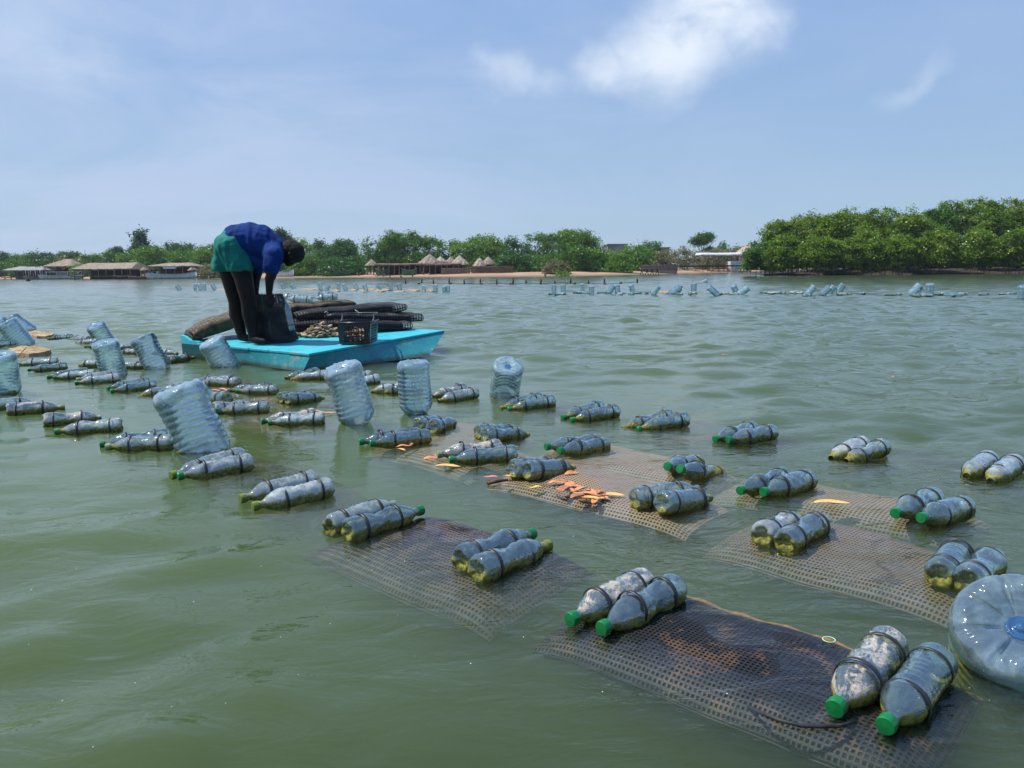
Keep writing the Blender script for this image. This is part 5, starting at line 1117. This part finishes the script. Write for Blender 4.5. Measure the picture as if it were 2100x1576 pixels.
def leafcloud(lobes, n, size, seed, shell=.55, up=.35, droop=0.0, asp=.55):
    """n small leaf faces gathered in clumps through the volume of the lobes [(centre, radii)], each face with a tone"""
    r = np.random.default_rng(seed); vol = np.array([l[1][0] * l[1][1] * l[1][2] for l in lobes]) ** .7; pr = vol / vol.sum()
    ncl = max(12, n // 34); li = r.choice(len(lobes), ncl, p=pr); C = np.array([l[0] for l in lobes])[li]; Rd = np.array([l[1] for l in lobes])[li]
    d = r.normal(size=(ncl, 3)); d[:, 2] = np.where(d[:, 2] < -.2, -d[:, 2] * r.choice([1, -1], ncl, p=[.55, .45]), d[:, 2]); d /= np.linalg.norm(d, axis=1, keepdims=True)
    rad = shell + (1.06 - shell) * r.random(ncl) ** .55; cc = C + d * Rd * rad[:, None]
    csz = size * r.uniform(2.0, 4.2, ncl); k = r.integers(0, ncl, n)
    loc = r.normal(size=(n, 3)) * csz[k][:, None] * np.array([.75, .75, .45]); c = cc[k] + loc; c[:, 2] -= droop * r.random(n)
    nrm = r.normal(size=(n, 3)) * .8 + d[k] * .5; nrm[:, 2] += up; nrm /= np.linalg.norm(nrm, axis=1, keepdims=True)
    t1 = np.cross(nrm, r.normal(size=(n, 3))); t1 /= np.linalg.norm(t1, axis=1, keepdims=True) + 1e-9; t2 = np.cross(nrm, t1)
    s = size * r.uniform(.6, 1.3, n)[:, None]
    v = np.empty((n, 4, 3)); v[:, 0] = c - t1 * s; v[:, 1] = c + t2 * s * asp; v[:, 2] = c + t1 * s; v[:, 3] = c - t2 * s * asp
    ctone = r.random(ncl); tone = np.clip(ctone[k] * .7 + r.random(n) * .3, 0, 1)
    return v.reshape(-1, 3), tone
def fmesh(v, tone, m):
    n = len(v) // 4; me = bpy.data.meshes.new('crown'); me.vertices.add(len(v)); me.vertices.foreach_set('co', v.astype(np.float32).ravel())
    me.loops.add(n * 4); me.loops.foreach_set('vertex_index', np.arange(n * 4, dtype=np.int32)); me.polygons.add(n); me.polygons.foreach_set('loop_start', np.arange(0, n * 4, 4, dtype=np.int32)); me.polygons.foreach_set('loop_total', np.full(n, 4, dtype=np.int32))
    me.update(calc_edges=True); a = me.attributes.new('tone', 'FLOAT', 'FACE'); a.data.foreach_set('value', tone.astype(np.float32)); me.materials.append(m); return me
def lobes_for(kind, rs):
    L = []
    if kind == 'round':
        L.append(((0, 0, .52), (.66, .66, .42)))
        for k in range(5): a = k * 1.26 + rs.random(); L.append(((.62 * math.cos(a), .62 * math.sin(a), .26), (.34, .34, .22)))
        for k in range(9): a = rs.random() * 6.28; q = rs.uniform(.35, .72); L.append(((q * math.cos(a), q * math.sin(a), rs.uniform(.25, .78)), (rs.uniform(.22, .38),) * 2 + (rs.uniform(.15, .26),)))
    elif kind == 'bush':
        L.append(((0, 0, .32), (.72, .72, .46)))
        for k in range(6): a = k * 1.05 + rs.random(); L.append(((.62 * math.cos(a), .62 * math.sin(a), .14), (.36, .36, .20)))
        for k in range(9): a = rs.random() * 6.28; q = rs.uniform(.3, .8); L.append(((q * math.cos(a), q * math.sin(a), rs.uniform(.12, .68)), (rs.uniform(.2, .36),) * 2 + (rs.uniform(.18, .30),)))
    elif kind == 'flat':
        for k in range(11): a = rs.random() * 6.28; q = rs.uniform(.0, .75); L.append(((q * math.cos(a), q * math.sin(a), .80 - q * q * .28 + rs.uniform(-.04, .06)), (rs.uniform(.22, .34),) * 2 + (rs.uniform(.07, .12),)))
        for k in range(3): a = rs.random() * 6.28; L.append(((.35 * math.cos(a), .35 * math.sin(a), .5), (.2, .2, .08)))
    elif kind == 'spire':
        for k in range(16): z = .12 + .82 * k / 15; w_ = (1 - (k / 15)) ** .75 * .8 + .10; a = rs.random() * 6.28; L.append(((w_ * .45 * math.cos(a), w_ * .45 * math.sin(a), z), (w_ * .6, w_ * .6, .07)))
    elif kind == 'airy':
        for k in range(12): a = rs.random() * 6.28; q = rs.uniform(.1, .7); L.append(((q * math.cos(a), q * math.sin(a), rs.uniform(.3, .95)), (rs.uniform(.12, .28),) * 2 + (rs.uniform(.05, .12),)))
    return L
def metre_lobes(kind, rs, hw, dp, H):
    return [((c[0] * hw, c[1] * dp, c[2] * H), (r[0] * hw, r[1] * dp, r[2] * H)) for c, r in lobes_for(kind, rs)]
tn = 0
def tree(px0, px1, yt, back, col, kind, label, group='trees on the far bank', name='tree', n=8000, trunk=True, dens=1.0, depthf=.75):
    """a tapered trunk with limbs and a crown of leaf clumps, built in metres where it stands"""
    global tn; tn += 1; pc = (px0 + px1) / 2; wide = 1.2 if kind in ('round', 'bush') else 1.0; g = ground(pc, back); Y = g.y; hw = (px1 - px0) / 2 * mpx(Y) * wide; H = yat(pc, yt, Y) - g.z; dp = hw * depthf
    rs = random.Random(tn * 17); e = empty(name, g - Vector((0, 0, .15))); tag(e, label, 'shrub' if name == 'shrub' else 'tree', group)
    ls = {'spire': .20, 'airy': .17, 'flat': .13}.get(kind, .145) * (1.15 if Y > 130 else 1.0); H2 = (H - ls) * {'round': 1.05, 'bush': 1.16}.get(kind, 1.0)
    n = int(n * dens * max(.6, min(2.2, hw * H / 16)))
    v, t_ = leafcloud(metre_lobes(kind, rs, hw, dp, H2), n, ls, tn * 31 + 5, up=.45, droop=.25)
    o = bpy.data.objects.new('crown', fmesh(v, t_, LM[col])); COL.objects.link(o); o.parent = e
    if trunk:
        b = MB(); tr = max(.10, hw * .05)
        if kind == 'spire': b.tube([(0, 0, -.3), (0, 0, H * .85)], [tr * 1.3, .03], 7)
        else:
            b.tube([(0, 0, -.3), (.05 * hw, 0, H * .2), (-.04 * hw, .03 * hw, H * .5)], [tr * 1.3, tr, tr * .7], 8)
            for k in range(7):
                a = rs.random() * 6.28; h = rs.uniform(.15, .42) * H; q = rs.uniform(.35, .7); b.tube([(0, 0, h), (q * .45 * hw * math.cos(a), q * .45 * dp * math.sin(a), h + .15 * H), (q * hw * math.cos(a), q * dp * math.sin(a), min(.82 * H, h + rs.uniform(.25, .42) * H))], [tr * .6, tr * .4, tr * .2], 6)
        o = b.build('trunk', M_BARK, None, True); o.parent = e
    return e
G2 = 'trees on the far bank'
# left reach, back row then front
for a in [(-60, 30, 516, 40, 'd', 'round', 'dark tree at the left picture edge on the far bank'), (10, 60, 519, 46, 'g', 'round', 'low tree behind the open shelter'), (48, 90, 513, 40, 'd', 'round', 'dark rounded tree above the moored passenger boat'), (84, 126, 513, 52, 'p', 'round', 'bluish tree left of the tiered thatched roof'),
          (124, 176, 513, 45, 'd', 'round', 'dark tree above the left end of the long lodge'), (168, 215, 516, 50, 'g', 'round', 'green tree above the middle of the long lodge'), (210, 246, 512, 42, 'g', 'round', 'green tree above the right half of the long lodge'),
          (222, 262, 500, 48, 'p', 'flat', 'dark umbrella shaped tree left of the conifer'), (338, 408, 493, 44, 'd', 'round', 'dark broad tree right of the conifer'), (396, 470, 498, 34, 'g', 'round', 'bright rounded tree just left of the man'),
          (466, 560, 500, 36, 'g', 'round', 'green tree hidden behind the bent man'), (556, 606, 497, 30, 'd', 'round', 'dark tree behind the head of the man')]: tree(*a)
tree(270, 315, 464, 40, 'p', 'spire', 'tall dark conifer rising above the left bank', n=9000)
tree(568, 601, 466, 40, 'p', 'airy', 'tall thin feathery tree right of the back of the man', n=5000)
for a in [(243, 288, 507, 24, 'b', 'round', 'bright green tree at the foot of the conifer'), (281, 352, 497, 22, 'b', 'round', 'large bright tree behind the thatched parasol'), (346, 402, 508, 24, 'g', 'round', 'green tree behind the lodge with an awning'), (398, 440, 506, 24, 'b', 'round', 'bright tree beside the shorts of the man'),
          (-20, 22, 530, 12, 'g', 'bush', 'bushy tree at the left edge behind the shelter'), (24, 62, 530, 12, 'g', 'bush', 'rounded bush behind the open shelter'), (62, 126, 527, 12, 'd', 'bush', 'dark bush left of the tiered thatched roof'), (126, 170, 522, 20, 's', 'bush', 'brownish bush behind the tiered thatched roof'), (152, 186, 538, 9, 'b', 'bush', 'yellowish bush at the left end of the long lodge')]: tree(*a, trunk=a[5] == 'round')
tree(408, 462, 536, 3, 's', 'bush', 'brownish shoreline bush left of the man', trunk=False)
# middle reach
for a in [(592, 650, 484, 32, 'b', 'round', 'light green rounded tree right of the thin feathery tree'), (644, 672, 490, 36, 'd', 'round', 'small dark round tree'), (658, 746, 489, 26, 'd', 'round', 'dark ragged tree left of the great dome tree'), (735, 800, 490, 26, 'g', 'round', 'green tree adjoining the great dome tree on the left'),
          (776, 896, 470, 30, 'g', 'round', 'great dome shaped tree behind the tallest hut'), (884, 950, 488, 32, 'g', 'round', 'green tree right of the great dome tree'), (936, 1042, 477, 30, 'b', 'round', 'broad light green tree behind the steep hut'), (1030, 1096, 483, 30, 'd', 'round', 'dark tree right of the broad light green tree'),
          (1088, 1158, 469, 28, 'g', 'round', 'tall green tree in the middle of the bank'), (1140, 1222, 467, 34, 'b', 'round', 'tall light crowned tree in the middle of the bank'), (1196, 1252, 484, 32, 'g', 'round', 'green tree left of the taller concrete block'), (1276, 1334, 499, 26, 'g', 'round', 'green tree right of the taller concrete block'), (1298, 1354, 492, 32, 'd', 'round', 'dark clustered tree between the concrete blocks')]:
    tree(*a, n=12000 if a[1] - a[0] > 80 else 5200)
tree(1404, 1478, 470, 30, 'd', 'flat', 'flat topped acacia standing above the scrub', n=4200)
for a in [(588, 668, 514, 9, 'g', 'bush', 'low wide green bush touching the beach, left part'), (650, 746, 520, 9, 'd', 'bush', 'low wide green bush touching the beach, right part'), (1018, 1086, 510, 14, 'd', 'bush', 'leafy bush over the dark pitched hut'), (1144, 1208, 499, 14, 'g', 'bush', 'large green bush on the sand, left of two'), (1196, 1296, 504, 12, 'b', 'bush', 'large light green bush on the sand, right of two'),
          (1086, 1150, 512, 16, 'g', 'bush', 'dark green bush under the tall middle trees'), (1262, 1332, 508, 14, 'g', 'bush', 'green bush above the trestle table'), (1470, 1492, 497, 24, 'd', 'bush', 'small dark bush above the canvas shed')]:
    tree(*a, n=10000, trunk=False)
for a in [(1120, 1158, 531, 7, 's', 'bush', 'dry brown bush standing on the sand'), (1328, 1378, 508, 16, 's', 'bush', 'pale olive scrub right of the trestle table'), (1366, 1420, 504, 17, 's', 'bush', 'pale olive scrub left of the canvas shed'), (1408, 1460, 503, 17, 's', 'bush', 'pale olive scrub under the acacia'), (1450, 1506, 501, 17, 's', 'bush', 'pale olive scrub above the canvas shed'), (1490, 1546, 498, 18, 's', 'bush', 'pale olive scrub beside the pale thatched roof')]:
    tree(*a, n=4200, trunk=False, name='shrub', group='dry scrub on the bank')
tree(1142, 1164, 551, 1.2, 'b', 'bush', 'small green plant at the water edge below the dry bush', n=500, trunk=False, name='shrub', group=None)
# twiggy saplings at the water's edge
rs = random.Random(31)
M_TWIG = M_TIMBER
for x, yb, h, lb in ((738, 569, 10, 0), (772, 569, 7, 0), (786, 569, 8, 0), (800, 570, 7, 0), (823, 570, 11, 0), (846, 569, 8, 0), (1118, 568, 12, 0), (1305, 563, 5, 0), (1490, 557, 5, 0), (1502, 556, 5, 0), (1522, 556, 6, 0), (1546, 556, 7, 0)):
    p = at(x, yb, 0); hh = h * mpx(p.y); b = MB()
    for k in range(6): a = rs.uniform(-.8, .8); b.tube([p + Vector((0, 0, -.05)), p + Vector((a * hh * .4, rs.uniform(-.2, .2), hh * .5)), p + Vector((a * hh * .8, rs.uniform(-.2, .2), hh * rs.uniform(.7, 1)))], [.03, .02, .01], 5)
    tag(b.build('sapling', M_TWIG, None, True), 'bare twiggy sapling sprouting at the far waterline', 'sapling', 'bare saplings at the far waterline')
# far-off wood closing the skyline
vs = []; ts = []
for i in range(70):
    px = -500 + i * 46; g = ground(min(max(px, -800), 2400), 60 + 20 * math.sin(i)); H = (yat(px, 521 + 4 * math.sin(i * 1.7), g.y) - g.z)
    v, t_ = leafcloud([((0, 0, .3), (1, 1, .5)), ((.4, 0, .6), (.5, .5, .3)), ((-.5, 0, .5), (.5, .5, .3))], 900, .07, 500 + i); v = v * np.array([3.6, 2.5, H]) + np.array([g.x, g.y, g.z]); vs.append(v); ts.append(t_)
me = fmesh(np.concatenate(vs), np.concatenate(ts), LM['d']); o = bpy.data.objects.new('woodland', me); COL.objects.link(o); tag(o, 'unbroken dark wood along the skyline behind the bank trees', 'woodland', kind='stuff')

# ---------------------------------------------------------------- mangroves on the right
def mangrove(px0, px1, yt, Y, col, label, n=9000, seed=0, yb=None, roots=True):
    pc = (px0 + px1) / 2; p = atd(pc, 560, Y); g = Vector((p.x, p.y, 0)); hw = (px1 - px0) / 2 * mpx(Y); H = yat(pc, yt, Y)
    rs = random.Random(seed); L = [((0, 0, H * .52), (hw * .8, hw * .6, H * .40))]
    for k in range(12):
        a = rs.random() * 6.28; q = rs.uniform(.3, .95) * hw; zz = H * rs.uniform(.22, .86); L.append(((q * math.cos(a), q * .7 * math.sin(a), zz), (hw * rs.uniform(.2, .42),) * 2 + (H * rs.uniform(.08, .17),)))
    for k in range(7): a = k * .9 + rs.random(); L.append(((.75 * hw * math.cos(a), .6 * hw * math.sin(a), H * .0 + 1.2 + .7 * rs.random()), (hw * .35, hw * .3, .65)))
    v, t_ = leafcloud(L, int(n * 1.3), .088, seed, shell=.45, up=.5)
    # sprigs that break the top outline
    r = np.random.default_rng(seed); sp_ = []
    for k in range(34):
        a = rs.random() * 6.28; q = hw * math.sqrt(rs.random()); x, y = q * math.cos(a), q * .7 * math.sin(a); zt = H * (.90 + .12 * rs.random()) - H * .30 * (q / hw) ** 2.5
        sp_.append(((x, y, zt), (.20, .20, .14)))
    v2, t2 = leafcloud(sp_, 1900, .088, seed + 99, shell=.2, up=.6)
    v = np.concatenate([v, v2]); t_ = np.concatenate([t_, t2]); v = v[:, :]; vz = v.reshape(-1, 4, 3); keep = vz[:, :, 2].min(axis=1) > .12; v = vz[keep].reshape(-1, 3); t_ = t_[keep]
    root = empty('mangrove_tree', g); tag(root, label, 'mangrove', 'mangrove trees at the right')
    o = bpy.data.objects.new('crown', fmesh(v, t_, LM[col])); COL.objects.link(o); o.parent = root
    b = MB(); b.tube([(0, 0, .5), (.1, 0, H * .4), (-.1, 0, H * .75)], [.12, .09, .04], 7)
    for k in range(9): a = rs.random() * 6.28; q = hw * rs.uniform(.3, .8); b.tube([(0, 0, H * .22), (q * .5 * math.cos(a), q * .4 * math.sin(a), H * .42), (q * math.cos(a), q * .7 * math.sin(a), H * rs.uniform(.5, .8))], [.06, .045, .02], 6)
    o = b.build('trunk', M_ROOT, None, True); o.parent = root
    if roots:
        b = MB()
        for k in range(20):
            a = rs.random() * 6.28; q = hw * rs.uniform(.25, .98); x, y = q * math.cos(a), q * .7 * math.sin(a) * (1 if math.sin(a) < 0 else .5); h0 = rs.uniform(.4, 1.3); x0, y0 = x * rs.uniform(.2, .6), y * .5
            b.tube([(x0, y0, h0), ((x0 + x) * .5, (y0 + y) * .5, h0 * 1.02), (x * .92 + x0 * .08, y * .92, h0 * .6), (x, y, -.3)], [.026, .022, .018, .014], 5)
        o = b.build('prop_roots', M_ROOT, None, True); o.parent = root
MG = [(1600, 1690, 500, 77, 'd'), (1680, 1780, 495, 78, 'd'), (1770, 1870, 496, 77, 'd'), (1860, 1960, 494, 78, 'd'), (1950, 2050, 494, 77, 'd'), (2040, 2140, 494, 78, 'd'), (1528, 1600, 498, 71, 'g'), (1556, 1640, 452, 74, 'm'), (1608, 1700, 440, 73, 'm'), (1668, 1742, 438, 70, 'm'), (1700, 1790, 431, 75, 'm'), (1752, 1846, 428, 72, 'm'), (1820, 1900, 430, 69, 'm'), (1872, 1950, 424, 73, 'g'), (1920, 2016, 408, 74, 'm'), (1990, 2070, 414, 69, 'm'), (2040, 2130, 405, 73, 'm'), (2100, 2200, 402, 71, 'm'),
      (1640, 1720, 485, 67.5, 'm'), (1730, 1810, 476, 66.5, 'm'), (1800, 1880, 486, 66, 'm'), (1880, 1960, 470, 66.5, 'm'), (1965, 2045, 476, 65.5, 'm'), (2045, 2130, 470, 65, 'm'), (1570, 1640, 486, 69, 'm')]
MLAB = ['shaded mangrove deep in the left of the grove', 'shaded mangrove deep in the grove left of the middle', 'shaded mangrove deep in the middle of the grove', 'shaded mangrove deep in the grove right of the middle', 'shaded mangrove deep behind the highest crown', 'shaded mangrove deep in the right of the grove', 'leftmost mangrove, low over the sand by the thatched roof', 'mangrove that starts the slope of the grove on the left', 'tall light mangrove left of the dark gap', 'dark green mangrove in the left half of the grove', 'tall mangrove behind the middle of the grove', 'tall yellow green mangrove right of the middle', 'front mangrove below the dip in the skyline', 'dark mangrove left of the highest crown', 'highest ragged mangrove crown in the grove', 'tall mangrove right of the highest crown', 'last tall mangrove at the right picture edge', 'mangrove cut by the right picture edge',
        'low front mangrove with reddish arching roots', 'low front mangrove in the middle with dark hollow under it', 'low front mangrove over pale splayed roots', 'low front mangrove under the highest crown', 'low front mangrove near the right with deep shade', 'low front mangrove at the right picture edge', 'low front mangrove at the left end of the water line']
pm = [atd(x, 560, Y_) for x, Y_ in ((1545, 70), (1640, 69.5), (1800, 67.5), (2000, 66.5), (2300, 65), (2700, 64), (2700, 110), (1500, 110))]
b = MB(); cc = sum((Vector((p.x, p.y, 0)) for p in pm), Vector()) / len(pm); nn = len(pm)
b.add([(p.x, p.y, -.4) for p in pm] + [(p.x + (cc.x - p.x) * .05, p.y + (cc.y - p.y) * .05, .12) for p in pm] + [(cc.x, cc.y, 1.1)], [(i, (i + 1) % nn, nn + (i + 1) % nn, nn + i) for i in range(nn)] + [(nn + i, nn + (i + 1) % nn, 2 * nn) for i in range(nn)])
tag(b.build('mudbank', simple("dark_mud", (.055, .042, .030), (.03, .024, .018), 2, world=True, rough=.8), None, False), 'dark mud under the mangroves', 'mudbank', kind='structure')
for i, (a0, a1, yt, Y, c) in enumerate(MG): mangrove(a0, a1, yt, Y, c, MLAB[i], n=17000 if yt < 460 else 11000, seed=i + 3)

# ---------------------------------------------------------------- humid air
hm = bpy.data.materials.new("haze_air"); hm.use_nodes = True; t = NT(hm.node_tree); t.n.clear(); out = t.add('ShaderNodeOutputMaterial')
pv = t.add('ShaderNodeVolumePrincipled'); t.set(pv, {'Color': (.72, .84, .98, 1), 'Density': 0.00022, 'Anisotropy': .1}); t.l.new(pv.outputs[0], out.inputs['Volume'])
b = MB(); b.box((0, 240, 6.5), (1420, 620, 19)); tag(b.build('haze', hm, None, False), 'thin humid haze over the river and the far bank', 'haze', kind='stuff')
